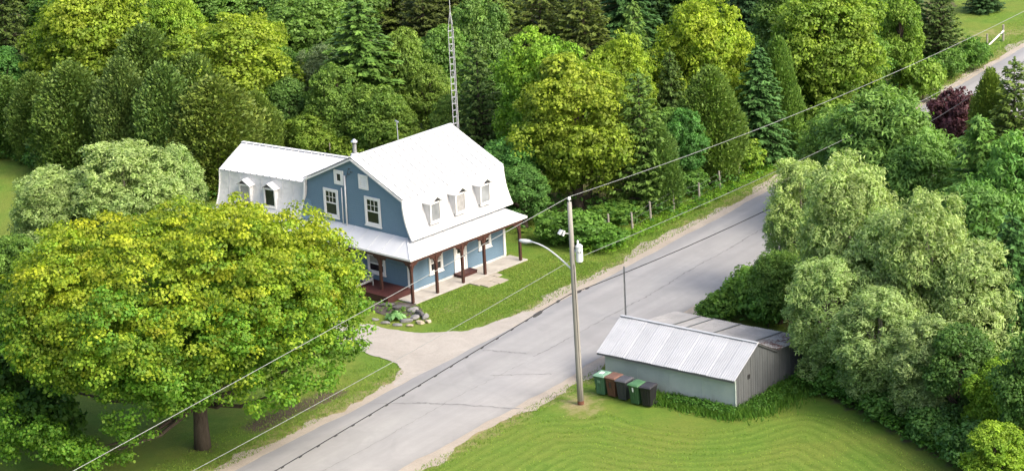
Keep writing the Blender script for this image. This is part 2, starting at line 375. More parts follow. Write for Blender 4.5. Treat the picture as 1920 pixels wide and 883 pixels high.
gx = np.concatenate([[-2500, -900, -350, -160, -90], np.arange(-55, 55.01, .5), [90, 160, 350, 900, 2500]])
gy = np.concatenate([[-900, -200, 0, 50, 75], np.arange(88, 222, .5), [235, 260, 320, 450, 800, 1500, 3500]])
X, Y = np.meshgrid(gx, gy); nxg, nyg = len(gx), len(gy)
s_, o_ = road_so(np.stack([X.ravel(), Y.ravel()], 1)); o_ = o_.reshape(X.shape); s_ = s_.reshape(X.shape)
dE = np.where(o_ < 0, -o_, np.where(o_ > RWID, o_-RWID, 0))
dry = np.clip(1.05-dE/np.where(o_ < 0, 2.3, 2.0), 0, 1)*.8
px_, py_ = G(1089, 757); dry = np.maximum(dry, np.clip(1.1-np.hypot(X-px_, (Y-py_)*.6)/1.6, 0, 1)*.75)
hx_, hy_ = G(850, 575); dry = np.maximum(dry, np.clip(1-np.hypot(X-hx_, (Y-hy_)*.7)/1.6, 0, 1)*.45)
fx_, fy_ = G(1905, 60); dry = np.maximum(dry, np.clip(1-np.abs((Y-fy_)-.2*(X-fx_))/3.5, 0, 1)*.5*(X > 25))
soil = np.clip(1.2-dpoly(X, Y, np.array([G(480, 800), G(540, 770), G(625, 738)]))/.95, 0, 1)*.95
soil = np.maximum(soil, np.clip(1.1-dpoly(X, Y, np.array([G(40, 282), G(110, 300), G(220, 350)]))/1.6, 0, 1)*.8)
soil = np.maximum(soil, inpoly(X, Y, FOREST)*.55); soil = np.maximum(soil, inpoly(X, Y, RIGHTWOOD)*.6)
tx_, ty_ = G(380, 838); soil = np.maximum(soil, np.clip(1.1-np.hypot(X-tx_, Y-ty_)/1.4, 0, 1)*.55)
inl = inpoly(X, Y, lawn_poly); mow = dpoly(X, Y, LAWN_EDGE); lawn = np.where(inl, np.clip(mow/.5, 0, 1), 0)
fr = (mow*1.55) % 1.0; ridge = np.where(inl, .018*np.exp(-((fr-.25)/.2)**2), 0)*lawn
near = (np.abs(X) < 56) & (Y > 87) & (Y < 223)
Zg = ridge - near*(.02+.02*np.sin(X*.9+1.3*np.sin(Y*.5))*np.cos(Y*.7+X*.2))*(1-inl)*np.clip(dE/1.5, 0, 1)
V = np.stack([X.ravel(), Y.ravel(), Zg.ravel()], 1)
i0 = (np.arange(nyg-1)[:, None]*nxg + np.arange(nxg-1)[None, :]).ravel()
Q = np.stack([i0, i0+1, i0+nxg+1, i0+nxg], 1)
def npmesh(name, V, Q, mat=None, smooth=False, attrs=None, tint=None):
    me = bpy.data.meshes.new(name); k = Q.shape[1]
    me.vertices.add(len(V)); me.vertices.foreach_set('co', np.ascontiguousarray(V, np.float32).ravel())
    me.loops.add(Q.size); me.loops.foreach_set('vertex_index', np.ascontiguousarray(Q, np.int32).ravel())
    me.polygons.add(len(Q)); me.polygons.foreach_set('loop_start', np.arange(0, Q.size, k, dtype=np.int32))
    me.polygons.foreach_set('loop_total', np.full(len(Q), k, np.int32))
    if smooth: me.polygons.foreach_set('use_smooth', np.ones(len(Q), bool))
    for an, av in (attrs or {}).items():
        a = me.attributes.new(an, 'FLOAT', 'POINT'); a.data.foreach_set('value', np.ascontiguousarray(av, np.float32).ravel())
    if tint is not None:
        a = me.attributes.new('tint', 'FLOAT_COLOR', 'POINT'); a.data.foreach_set('color', np.ascontiguousarray(tint, np.float32).ravel())
    me.update(calc_edges=True); me.validate()
    if mat: me.materials.append(M[mat])
    return me
ground = link('ground', npmesh('ground', V, Q, 'ground_grass', True, dict(dry=dry, soil=soil, mow=mow, lawn=lawn)))
tag(ground, 'green mown and rough grass ground around the road', kind='structure')

s = np.arange(-110, 220, .5)
rl, rr = wob(s, .07, 1, 1.6), RWID + wob(s, .12, 2, 1.3)
road = ribbon('road', s, rl, rr, .012, 'asphalt', 13, crown=.05); tag(road, 'pale grey cracked asphalt country road', kind='structure')
sh1 = ribbon('gravel_shoulder', s, rl - np.clip(.75+wob(s, .42, 3, 1.5), .12, 3) - .35*np.exp(-((s-33)/9)**2), rl+.3, .004, 'gravel', 4)
tag(sh1, 'beige gravel shoulder on the house side of the road', kind='structure')
sh2 = ribbon('gravel_shoulder', s, rr-.3, rr + np.clip(.75+wob(s, .38, 4, 1.5), .12, 3), .004, 'gravel', 4)
tag(sh2, 'beige gravel shoulder on the shed side of the road', kind='structure')
# sealed cracks in the asphalt, each a thin strip of its own
def crack(s0, s1, f_off, wd, seed, n=None):
    n = n or max(8, int(abs(s1-s0)/.22)); r = np.random.default_rng(seed); V = []; Fc = []
    for i in range(n+1):
        q = i/n; si = s0+(s1-s0)*q; off = f_off(q) + r.normal(0, .035); p = road_pt(si, off); p2 = road_pt(si+.01, off)
        hw = wd*(.35+.9*r.random())/2; a = off/RWID; z = .0175 + .05*(1-(2*a-1)**2)
        if abs(s1-s0) > 1.6: e = RN
        else: e = RD
        V += [(p[0]+e[0]*hw, p[1]+e[1]*hw, z), (p[0]-e[0]*hw, p[1]-e[1]*hw, z)]
        if i: Fc.append((2*i-2, 2*i-1, 2*i+1, 2*i))
    me = bpy.data.meshes.new('crack'); me.from_pydata(V, [], Fc); me.materials.append(M['tar']); return link('crack', me, road)
def s_of(x, y): return float(road_so(np.array(G(x, y)))[0][0]), float(road_so(np.array(G(x, y)))[1][0])
ca, cb = s_of(975, 665), s_of(1700, 268)
crack(ca[0], cb[0], lambda q: 3.45+.12*math.sin(q*9)+.05*math.sin(q*31), .085, 11)
crack(ca[0]-18, ca[0]-1.0, lambda q: 3.5+.1*math.sin(q*7), .035, 12)
for (x0, y0, x1, y1), sd, wd in (((780, 757, 975, 766), 13, .07), ((905, 657, 990, 665), 14, .06), ((915, 706, 1035, 702), 15, .04), ((690, 757, 800, 758), 16, .05)):
    p, q = s_of(x0, y0), s_of(x1, y1)
    n = 26; r = np.random.default_rng(sd); V = []; Fc = []
    for i in range(n+1):
        k = i/n; P = road_pt(p[0]+(q[0]-p[0])*k + r.normal(0, .04), p[1]+(q[1]-p[1])*k); a = (p[1]+(q[1]-p[1])*k)/RWID
        z = .0175+.05*(1-(2*a-1)**2); hw = wd*(.4+.8*r.random()); V += [(P[0]+RD[0]*hw, P[1]+RD[1]*hw, z), (P[0]-RD[0]*hw, P[1]-RD[1]*hw, z)]
        if i: Fc.append((2*i-2, 2*i-1, 2*i+1, 2*i))
    me = bpy.data.meshes.new('crack'); me.from_pydata(V, [], Fc); me.materials.append(M['tar']); link('crack', me, road)

def sheet(name, poly, z, mat, jag=.1, seed=1, rounds=3):
    p = chaikin(poly, rounds, True); r = np.random.default_rng(seed)
    # resample finely and roughen the outline
    q = np.vstack([p, p[:1]]); L = np.r_[0, np.cumsum(np.hypot(*np.diff(q, axis=0).T))]; n = int(L[-1]/.18)
    u = np.linspace(0, L[-1], n, endpoint=False); xy = np.stack([np.interp(u, L, q[:, 0]), np.interp(u, L, q[:, 1])], 1)
    j = r.normal(0, jag, (n, 2)); j = (j+np.roll(j, 1, 0)+np.roll(j, -1, 0))/1.7; xy = xy+j
    me = bpy.data.meshes.new(name); me.from_pydata([(a, b, z) for a, b in xy], [], [tuple(range(n))]); me.materials.append(M[mat])
    o = link(name, me); tag(o, kind='structure'); return o
drv = sheet('driveway', [G(*q) for q in ((1020, 584), (985, 583), (925, 605), (880, 620), (800, 624), (745, 619), (700, 610), (640, 596), (520, 560), (430, 535), (380, 560), (470, 600), (560, 630), (650, 652), (705, 668), (740, 680), (762, 695), (742, 712), (730, 728), (800, 700), (900, 650))], .008, 'driveway_gravel', .06, 5)
tag(drv, 'pale gravel driveway meeting the road beside the blue house')

# ------------------------------------------------------------------ the blue farmhouse
HX, HY, PSI = -5.482, 134.46, .823
HL, HW = 7.467, 7.42
house = empty('farmhouse', (HX, HY, 0), PSI)
tag(house, 'blue farmhouse with white metal gambrel roof, dormers and wraparound porch', 'house')
def skirt(n=9, top=5.195, bot=3.155, out=.534, x0=.03):            # lower roof: concave sweep, as (offset, z) from break to eave
    P = []
    for i in range(n):
        q = i/(n-1); z = top+(bot-top)*q; P.append((x0 - (x0+out)*(q**2.1), z))
    return P
SK = skirt()
prof = [(0, 0), (0, 3.0), (-.5, 3.11)] + [(v+.03, z-.03) for v, z in SK[::-1]][1:] + [(HW/2, 6.90)]
left = [(HW-v, z) for v, z in prof[:-1]][::-1]
poly = [(0, v, z) for v, z in prof+left]
MB().prism(poly, (0, 0, 0), (HL, 0, 0)).build('wall', 'blue_siding', house)
f = MB(); f.box(-.02, HL+.02, -.03, .0-.002, 0, .16); f.box(-.032, -.002, -.03, HW, 0, .16); f.build('foundation', 'foundation', house)
cb = MB(); cb.box(-.035, .12, -.035, -.002, .16, 2.98); cb.box(-.035, -.002, -.002, .12, .16, 2.98); cb.build('corner_board', 'white_trim', house)
cb = MB(); cb.box(HL-.14, HL+.035, -.035, -.002, .16, 2.98); cb.build('corner_board', 'white_trim', house)

def panel(parent, name, mat, P, t0, t1, prof, rib=.05, ribw=.05, thick=.012):
    """one roof sheet: P(t, (offset, z), lift) -> point; a standing rib along its first edge"""
    acr = [(t0, 0), (t0, rib), (t0+ribw, rib), (t0+ribw, 0), (t1-.004, 0)]
    V = []; n = len(prof)
    for i, pr in enumerate(prof):
        a, b = prof[max(i-1, 0)], prof[min(i+1, n-1)]; d = np.array([b[0]-a[0], b[1]-a[1]]); d /= np.linalg.norm(d); nn = np.array([-d[1], d[0]])
        if nn[1] < 0: nn = -nn
        for tt, h in acr: V.append(P(tt, (pr[0]+nn[0]*h, pr[1]+nn[1]*h)))
    m = len(acr); Fc = [(i*m+k, i*m+k+1, (i+1)*m+k+1, (i+1)*m+k) for i in range(n-1) for k in range(m-1)]
    mb = MB(); mb.add(V, Fc); o = mb.build(name, mat, parent); o.data.materials.append(M['seam_grey'])
    if rib > .03: o.data.polygons.foreach_set('material_index', [1 if i % (m-1) in (0, 2) else 0 for i in range(len(Fc))])  # rib sides get a darker grey so the seam lines read
    return o
OV = .20
rf = MB().bar((-OV, HW/2, 6.965), (HL+OV, HW/2, 6.965), .22, .03).build('roof', 'roof_white', house)       # ridge cap carries the sheets
up = [(HW/2, 6.942), (.03, 5.22)]; n = 14; wd = (HL+2*OV)/n
for side in (0, 1):
    P = (lambda t, o: (t, o[0], o[1])) if side == 0 else (lambda t, o: (t, HW-o[0], o[1]))
    for k in range(n): panel(rf, 'roof_panel', 'roof_white', P, -OV+k*wd, -OV+(k+1)*wd, [(HW/2, 6.942), (1.9, 6.09), (-.02, 5.215)])
    n2 = 9; w2 = (HL+2*OV)/n2
    for k in range(n2): panel(rf, 'skirt_panel', 'roof_skirt', P, -OV+k*w2, -OV+(k+1)*w2, SK, .016, .03)
# rake and eave trim
for u in (-OV, HL+OV-.03):
    mb = MB()
    for sgn in (0, 1):
        g = (lambda v: v) if sgn == 0 else (lambda v: HW-v)
        for (v0, z0), (v1, z1) in zip([(HW/2, 6.90)]+SK[:-1], SK):
            mb.bar((u, g(v0), z0-.06), (u, g(v1), z1-.06), .05, .10, up=(0, 0, 1) if abs(z1-z0) < abs(v1-v0)*3 else (0, 1, 0))
    mb.build('rake_trim', 'white_trim', house)
for g in (lambda v: v, lambda v: HW-v):
    MB().bar((-OV, g(-.545), 3.13), (HL+OV, g(-.545), 3.13), .03, .11).build('fascia', 'white_trim', house)

def frame_window(parent, name, origin, e, nrm, wdt, hgt, trim=.13, sash=True, glassm='glass', upper=True, sill=True, trimm='white_trim', shade=None):
    """double hung window: origin = lower left of outer trim, e = unit along wall, nrm = outward normal"""
    o, e, nn, z = Vector(origin), Vector(e), Vector(nrm), Vector((0, 0, 1))
    def slab(mb, a0, a1, z0, z1, d0, d1):
        c = [(a0, z0), (a1, z0), (a1, z1), (a0, z1)]
        mb.prism([o+e*a+z*b for a, b in c], nn*d0, nn*d1)
    mb = MB()
    slab(mb, 0, trim, 0, hgt, .004, .055); slab(mb, wdt-trim, wdt, 0, hgt, .004, .055)
    slab(mb, trim, wdt-trim, hgt-trim, hgt, .004, .058); slab(mb, trim, wdt-trim, 0, trim, .004, .058)
    wnd = mb.build(name, trimm, parent)
    i0, i1, z0, z1 = trim, wdt-trim, trim, hgt-trim; zm = (z0+z1)/2
    if sash:
        mb = MB(); slab(mb, i0, i1, zm-.03, zm+.03, .012, .042); 
        for q0, q1 in ((i0, i0+.035), (i1-.035, i1)): slab(mb, q0, q1, z0, z1, .012, .036)
        slab(mb, i0+.035, i1-.035, z1-.035, z1, .012, .034); slab(mb, i0+.035, i1-.035, z0, z0+.04, .012, .034)
        mb.build('sash', trimm, wnd)
        p = MB(); slab(p, i0+.035, i1-.035, z0+.04, zm-.03, .006, .014); p.build('pane', glassm, wnd)
        ncol = 3 if upper else 1; nrow = 2 if upper else 1
        a0, a1, b0, b1 = i0+.035, i1-.035, zm+.03, z1-.035
        for r in range(nrow):
            for cI in range(ncol):
                p = MB(); slab(p, a0+(a1-a0)*cI/ncol+.008, a0+(a1-a0)*(cI+1)/ncol-.008, b0+(b1-b0)*r/nrow+.008, b0+(b1-b0)*(r+1)/nrow-.008, .006, .014)
                p.build('pane', shade or glassm, wnd)
        if upper:
            mb = MB()
            for cI in range(1, ncol): x = a0+(a1-a0)*cI/ncol; slab(mb, x-.011, x+.011, b0, b1, .010, .03)
            zz = (b0+b1)/2; slab(mb, a0, a1, zz-.011, zz+.011, .010, .028); mb.build('muntin', trimm, wnd)
    else:
        p = MB(); slab(p, i0, i1, z0, z1, .006, .014); p.build('pane', glassm, wnd)
    if sill:
        mb = MB(); slab(mb, -.04, wdt+.04, -.05, -.002, .004, .09); mb.build('sill', trimm, wnd)
    return wnd
EG, NG = (0, -1, 0), (-1, 0, 0)          # along the gable wall (towards the front), and its outward normal
EF, NF = (1, 0, 0), (0, -1, 0)
frame_window(house, 'window', (0, 6.12, 3.32), EG, NG, 1.10, 1.57)
frame_window(house, 'window', (0, 3.00, 3.36), EG, NG, 1.15, 1.57)
frame_window(house, 'attic_window', (0, 5.20, 5.24), EG, NG, .70, .80, .2, sash=False, sill=False)
vt = frame_window(house, 'attic_vent', (0, 3.35, 5.28), EG, NG, .70, .80, .13, sash=False, sill=False, glassm='white_trim')
for k in range(5): MB().bar((-.02, 3.20, 5.45+k*.10), (-.02, 2.80, 5.45+k*.10), .02, .05, up=(.5, 0, 1)).build('louvre', 'white_trim', vt)
frame_window(house, 'window', (0, 3.06, .70), EG, NG, 1.30, 1.10, .12, upper=False, shade='curtain')
dr = frame_window(house, 'patio_door', (0, 5.3, .36), EG, NG, 1.1, 2.05, .13, sash=False, sill=False)
MB().tube([(-.06, 4.30, 1.3), (-.06, 4.30, 1.45)], .02, 6).build('handle', 'dark_metal', dr)
frame_window(house, 'window', (1.47, 0, .68), EF, NF, 1.05, 1.12, .13, upper=False, shade='curtain')
frame_window(house, 'window', (5.34, 0, .98), EF, NF, 1.0, .92, .13, upper=False)
# front door with its white frame
d = MB(); d.box(3.40, 3.54, -.055, -.004, 0, 2.15); d.box(4.24, 4.38, -.055, -.004, 0, 2.15); d.box(3.54, 4.24, -.055, -.004, 2.02, 2.15)
fd = d.build('front_door', 'white_trim', house)
MB().box(3.55, 4.23, -.03, -.004, .12, 2.01).build('door_leaf', 'white_door', fd)
MB().box(3.66, 4.12, -.037, -.031, 1.25, 1.85).build('pane', 'glass', fd)
MB().tube([(4.16, -.05, 1.0), (4.16, -.08, 1.0), (4.16, -.08, 1.06)], .02, 6).build('handle', 'dark_metal', fd)
# conduits and service head on the gable
MB().tube([(-.06, 4.37, 5.83), (-.06, 4.42, 2.90)], .045, 8).build('conduit', 'white_trim', house, smooth=True)
MB().tube([(-.05, 4.67, 5.09), (-.05, 4.71, 2.92)], .03, 8).build('conduit', 'white_trim', house, smooth=True)
hook = MB()
for v, z in ((3.95, 6.25), (3.80, 6.1), (4.0, 5.95)): hook.tube([(-.01, v, z), (-.14, v, z), (-.14, v, z+.08)], .022, 6)
hook.tube([(-.14, 3.95, 6.25), (-.1, 4.2, 5.75), (-.07, 4.36, 5.85)], .012, 5); hook.build('service_bracket', 'dark_metal', house)

# dormers on the front skirt: hooded little gables
def dormer(parent, base_fn, wd, zb, zt, peak, front, back, glassm, hood=.20, mull=False):
    """base_fn(a, d, z): a across, d outwards, z up"""
    P = base_fn; h = wd/2
    mb = MB()
    for sg in (-1, 1):
        c = [(front, zb), (front, zt), (back, zt), (back, zt-.02), (front-.28, zb)]
        mb.prism([P(sg*h, dd, zz) for dd, zz in c], Vector(P(0, 0, 0))*0, Vector(P(-sg*.04, 0, 0))-Vector(P(0, 0, 0)))
    dm = mb.build('dormer', 'roof_skirt', parent)
    hd = MB(); ov = .10
    for sg in (-1, 1):
        c = [P(sg*(h+ov), front+hood, zt-.06), P(0, front+hood, peak), P(0, back-.25, peak), P(sg*(h+ov), back+.05, zt-.06)]
        up_ = Vector((0, 0, .035)); hd.prism(c, (0, 0, 0), up_)
    hd.build('hood', 'roof_white', dm)
    ty = MB(); ty.prism([P(-h, front-.2, zt-.02), P(h, front-.2, zt-.02), P(0, front-.2, peak-.06)], Vector(P(0, 0, 0))*0, Vector(P(0, .02, 0))-Vector(P(0, 0, 0)))
    ty.build('tympanum', 'roof_skirt', dm)
    o = P(-h, front-.02, zb); e = Vector(P(1, 0, 0))-Vector(P(0, 0, 0)); nn = Vector(P(0, 1, 0))-Vector(P(0, 0, 0))
    wdw = frame_window(dm, 'dormer_window', o, e, nn, wd, zt-zb-.02, .085, sash=False, glassm=glassm)
    return dm
for uc, gm in ((1.72, 'glass_pale'), (3.66, 'curtain'), (5.60, 'glass_pale')):
    dormer(house, lambda a, d, z, uc=uc: (uc+a, -d, z), .80, 3.64, 4.74, 5.02, .48, -.02, gm)

# kitchen wing, swung a little out of square
wing = empty('kitchen_wing', (0, 7.75, 0), math.radians(7.5), house)
WL = 5.70
SW = skirt(8, 4.89, 3.02, .45, 0.0)
UR, ZR = 2.1, 5.90
prof = [(0, 0), (0, 2.9), (-.42, 2.98)] + [(a+.03, z-.03) for a, z in SW[::-1]][1:] + [(UR, ZR-.04)]
poly = [(a, 0, z) for a, z in prof + [(2*UR-a, z) for a, z in prof[:-1]][::-1]]
MB().prism(poly, (0, -.6, 0), (0, WL, 0)).build('wing_wall', 'blue_siding', wing)
rk = MB().bar((UR, -1.6, ZR+.025), (UR, WL+.18, ZR+.025), .2, .03).build('wing_roof', 'roof_white', wing)
nW = 13; t0 = -.1; ww = (WL+.18-t0)/nW
for side in (0, 1):
    P = (lambda t, o: (o[0], t, o[1])) if side == 0 else (lambda t, o: (2*UR-o[0], t, o[1]))
    for k in range(nW): panel(rk, 'roof_panel', 'roof_white', P, t0+k*ww, t0+(k+1)*ww, [(UR, ZR), (1., 5.40), (-.04, 4.905)])
    for k in range(8): panel(rk, 'skirt_panel', 'roof_skirt', P, t0+k*(WL+.28)/8, t0+(k+1)*(WL+.28)/8, SW, .016, .03)
    P2 = [(UR, ZR), (-.04, 4.905)]
    MB().add([P(-2.2, P2[0]), P(t0, P2[0]), P(t0, P2[1]), P(-.4, P2[1])], [(0, 1, 2, 3)]).build('valley_sheet', 'roof_white', rk)
mb = MB()
for (a0, z0), (a1, z1) in zip([(UR, ZR-.05)]+SW[:-1], SW): mb.bar((a0, WL+.16, z0-.05), (a1, WL+.16, z1-.05), .05, .1, up=(1, 0, 0))
mb.build('rake_trim', 'white_trim', wing)
MB().bar((-.46, -.1, 3.0), (-.46, WL+.18, 3.0), .03, .1).build('fascia', 'white_trim', wing)
for vc, gm in ((2.1, 'glass'), (3.85, 'curtain')):
    dormer(wing, lambda a, d, z, vc=vc: (-d, vc-a, z), .80, 3.3, 4.38, 4.64, .32, -.02, gm)
pr = MB(); pr.add([(-.3, -.2, 2.9), (-.3, WL+.4, 2.9), (-1.6, WL+.6, 2.35), (-1.6, -.2, 2.35)], [(0, 1, 2, 3)]); pr.build('wing_porch_roof', 'porch_roof_metal', wing)

# wraparound porch: roof, posts, deck, slab
EZ, WZ = 2.45, 3.11; PO, PS = -1.28, -1.14
pr = MB().bar((-.03, -.03, WZ+.005), (7.0, -.03, WZ+.005), .06, .04).build('porch_roof', 'porch_roof_metal', house)
n = 9
for k in range(n):
    u0, u1 = 6.9*k/n, 6.9*(k+1)/n
    panel(pr, 'porch_roof_panel', 'porch_roof_metal', lambda t, o: (t, o[0], o[1]), u0, u1, [(0, WZ), (-.6, 2.80), (PO, EZ)], .022, .035)
MB().prism([(0, 0, WZ), (0, PO, EZ), (PS, PO, EZ)], (0, 0, -.012), (0, 0, 0)).build('porch_roof_panel', 'porch_roof_metal', pr)
MB().prism([(0, 0, WZ), (PS, PO, EZ), (PS, 0, EZ)], (0, 0, -.012), (0, 0, 0)).build('porch_roof_panel', 'porch_roof_metal', pr)
MB().prism([(6.9, 0, WZ), (7.95, PO, EZ), (6.9, PO, EZ)], (0, 0, -.012), (0, 0, 0)).build('porch_roof_panel', 'porch_roof_metal', pr)
MB().prism([(6.9, 0, WZ), (7.95, .0, EZ), (7.95, PO, EZ)], (0, 0, -.012), (0, 0, 0)).build('porch_roof_panel', 'porch_roof_metal', pr)
n = 8
for k in range(n):
    panel(pr, 'porch_roof_panel', 'porch_roof_metal', lambda t, o: (o[0], t, o[1]), 7.6*k/n, 7.6*(k+1)/n, [(0, WZ), (-.55, 2.79), (PS, EZ)], .018, .03)
MB().bar((0, 0, WZ+.012), (PS, PO, EZ+.012), .1, .02).build('hip_cap', 'porch_roof_metal', pr)
fa = MB(); fa.box(PS, 7.95, PO-.025, PO, EZ-.10, EZ+.002); fa.box(PS-.025, PS, PO-.025, 7.6, EZ-.10, EZ+.002); fa.box(7.95, 7.975, PO, 0, EZ-.1, EZ+.002)
fa.build('porch_fascia', 'white_trim', pr)
bm = MB(); bm.box(-1.10, 7.6, -1.24, -1.12, 2.20, EZ-.012); bm.box(-1.10, -.98, -1.12, 7.5, 2.20, EZ-.014); bm.build('porch_beam', 'post_stain', pr)
MB().box(-1.08, 7.9, -1.22, -.01, EZ-.005, EZ+.0).build('soffit', 'post_stain', pr)
def porch_post(u, v, z0, dirs):
    p = MB().box(u-.065, u+.065, v-.065, v+.065, z0, 2.2).build('porch_post', 'post_stain', house)
    for du, dv in dirs:
        mb = MB(); pts = []
        for i in range(6):
            q = i/5; r = .42*(1-math.cos(q*math.pi/2)); h = .48*math.sin(q*math.pi/2); pts.append((u+du*(.05+r), v+dv*(.05+r), 1.70+h))
        for a, b in zip(pts[:-1], pts[1:]): mb.bar(a, b, .075, .09, up=(-dv, du, 0))
        mb.bar((u+du*.06, v+dv*.06, 2.12), (u+du*.4, v+dv*.4, 2.12), .06, .15)
        mb.build('bracket', 'post_stain', p)
porch_post(-1.04, -1.18, .02, ((1, 0), (0, 1), (-.3, -.3)))
for u in (.82, 2.815, 4.525): porch_post(u, -1.18, .06, ((1, 0), (-1, 0)))
porch_post(7.376, -1.18, .06, ((-1, 0), (0, 1)))
for v in (1.08, 3.4, 5.9): porch_post(-1.04, v, .36, ((0, 1), (0, -1)))
MB().box(-1.05, 7.75, -1.38, -.035, 0.0, .06).build('porch_slab', 'concrete', house, bevel=.01)
# dark red deck along the gable wall, board by board
dk = MB(); dk.box(-1.80, -1.765, -.10, 7.4, .0, .34); dk.box(-1.765, -.04, -.10, -.065, .0, .34); dk = dk.build('deck', 'deck_stain', house)
nb = 12
pl = MB().box(0, .136, -.12, 7.4, .342, .372).mesh('plank', 'deck_stain')
for k in range(nb): link('plank', pl, dk, (-1.82+k*.147, 0, 0))
st = MB(); st.box(3.3, 4.5, -.62, -.06, .062, .20); st = st.build('door_step', 'deck_stain', house)
for k in range(4): MB().box(3.27, 4.53, -.64+k*.15, -.50+k*.15, .202, .235).build('plank', 'deck_stain', st)
# stove pipe and vent mast
MB().lathe([(.11, 6.7), (.11, 7.55)], 12, (.42, 3.95, 0)).build('chimney_pipe', 'steel_post', house, smooth=False)
cp = MB().lathe([(.17, 7.60), (.18, 7.66), (.05, 7.78)], 12, (.42, 3.95, 0)).build('chimney_cap', 'galvanised', house)
MB().lathe([(.12, 7.52), (.12, 7.60)], 12, (.42, 3.95, 0)).build('chimney_band', 'dark_metal', cp)
MB().lathe([(.24, 6.80), (.22, 6.98), (.12, 7.02)], 12, (.42, 3.95, 0)).build('chimney_flashing', 'roof_white', house)
MB().tube([(3.85, 4.1, 6.7), (3.83, 4.1, 7.9)], .025, 6).build('vent_mast', 'galvanised', house)
MB().bar((3.83, 3.98, 7.9), (3.83, 4.22, 7.95), .05, .07).build('vent_cowl', 'galvanised', house)

# stone slabs of the front path
path = empty('path', (HX, HY, 0), PSI); tag(path, 'pale stone slabs leading from the front door into the lawn', kind='structure')
for (a0, a1, b0, b1) in ((3.05, 3.80, -2.05, -1.44), (3.84, 4.62, -2.00, -1.43), (3.12, 3.86, -2.72, -2.09), (3.92, 4.66, -2.78, -2.06), (4.66, 5.1, -1.9, -1.45)):
    j = lambda: random.uniform(-.04, .04)
    MB().prism([(a0+j(), b0+j(), 0), (a1+j(), b0+j(), 0), (a1+j(), b1+j(), 0), (a0+j(), b1+j(), 0)], (0, 0, -.02), (0, 0, .035)).build('slab', 'slab_stone', path)

def hw(u, v, z=0): 
    c, s2 = math.cos(PSI), math.sin(PSI); return (HX+u*c-v*s2, HY+u*s2+v*c, z)

# chairs on the deck
def deck_chair(u, v, rz, mat, label):
    r = empty('deck_chair', hw(u, v, .372), PSI+rz); tag(r, label, 'chair', 'chairs on the porch deck')
    for k in range(5): MB().bar((-.24+k*.12, .22, .33), (-.22+k*.11, .62, 1.02), .10, .02, up=(0, 1, .3)).build('back_slat', mat, r)
    for k in range(5): MB().bar((-.28, -.28+k*.115, .40-k*.022), (.28, -.28+k*.115, .40-k*.022), .10, .022).build('seat_slat', mat, r)
    for sg in (-1, 1):
        MB().bar((sg*.28, -.3, 0), (sg*.28, -.3, .56), .05, .09).build('leg', mat, r)
        MB().bar((sg*.28, -.3, .33), (sg*.25, .75, .0), .04, .12).build('leg', mat, r)
        MB().bar((sg*.30, -.38, .57), (sg*.30, .45, .57), .12, .025).build('armrest', mat, r)
deck_chair(-.92, 2.35, 1.0, 'chair_grey', 'grey slatted deck chair facing the driveway on the red deck')
deck_chair(-.75, 3.35, 1.2, 'chair_red', 'reddish deck chair behind the grey one, partly behind the maple')

# lattice antenna tower behind the far gable
tw = empty('antenna_tower', hw(7.86, 3.55), PSI); tag(tw, 'slim galvanised lattice antenna tower rising behind the house', 'antenna tower')
RT3 = .165
def tleg(k, z): 
    a = k*2*math.pi/3+.5; r = RT3 if z < 12.2 else RT3*max(0.08, 1-(z-12.2)/1.05); return (r*math.cos(a), r*math.sin(a), z)
for k in range(3): MB().tube([tleg(k, z) for z in (0, 6, 12.2, 13.2)], .018, 6).build('leg', 'tower_steel', tw)
for i in range(33):
    z = .3+i*.37
    for k in range(3): MB().tube([tleg(k, z), tleg((k+1) % 3, z)], .013, 5).build('rung', 'tower_steel', tw)
    if i % 4 == 1:
        for k in range(3): MB().tube([tleg(k, z), tleg((k+1) % 3, z+.37)], .009, 5).build('brace', 'tower_steel', tw)
MB().tube([(0, 0, 12.9), (0, 0, 14.0)], .02, 6).build('mast', 'tower_steel', tw)
MB().tube([(-.02, -.14, 1), (-.02, -.14, 12.5)], .016, 5).build('feed_cable', 'cable_black', tw)

# ------------------------------------------------------------------ utility pole, its fittings and the lines
PX, PY = G(1089, 757)
pole = empty('utility_pole', (PX, PY, 0)); tag(pole, 'weathered wooden utility pole with transformer and street lamp by the road', 'utility pole')
LEAN = -.13
def pp(z): return (LEAN*z/10, 0, z)
MB().tube([pp(z) for z in (-.1, 2, 4, 6, 8, 9.85)], [.15, .143, .133, .124, .114, .10], 14).build('pole', 'pole_wood', pole, smooth=True)
MB().tube([pp(.0), pp(.18)], [.157, .155], 12).build('base_band', 'rust', pole)
MB().tube([pp(9.8), pp(10.02)], .03, 6).build('pin', 'galvanised', pole)
MB().lathe([(.05, 0), (.09, .04), (.05, .07), (.085, .10), (.04, .15)], 10, (LEAN, 0, 9.95)).build('insulator', 'porcelain', pole)
# transformer can on the far-road side
AR = np.array([-RN[0], -RN[1]])                        # away from the road, to the right
tcx, tcy = pp(7.4)[0]+.32, -.06
tr = MB().lathe([(.12, 6.98), (.165, 7.02), (.165, 7.70), (.175, 7.71), (.175, 7.75), (.10, 7.83)], 16, (tcx, tcy, 0)).build('transformer', 'transformer_paint', pole)
MB().lathe([(.03, 7.8), (.055, 7.86), (.035, 7.9), (.055, 7.95), (.03, 8.03)], 8, (tcx-.05, tcy, 0)).build('bushing', 'porcelain', tr)
for sg in (-1, 1): MB().tube([(tcx+sg*.06, tcy-.16, 7.5), (tcx+sg*.06, tcy-.22, 7.5)], .025, 6).build('terminal', 'dark_metal', tr)
MB().bar((pp(7.5)[0]+.1, 0, 7.5), (tcx-.16, tcy, 7.5), .08, .12).build('bracket', 'galvanised', tr)
MB().bar((tcx, tcy, 6.9), (tcx, tcy, 6.98), .1, .08).build('drain_valve', 'dark_metal', tr)
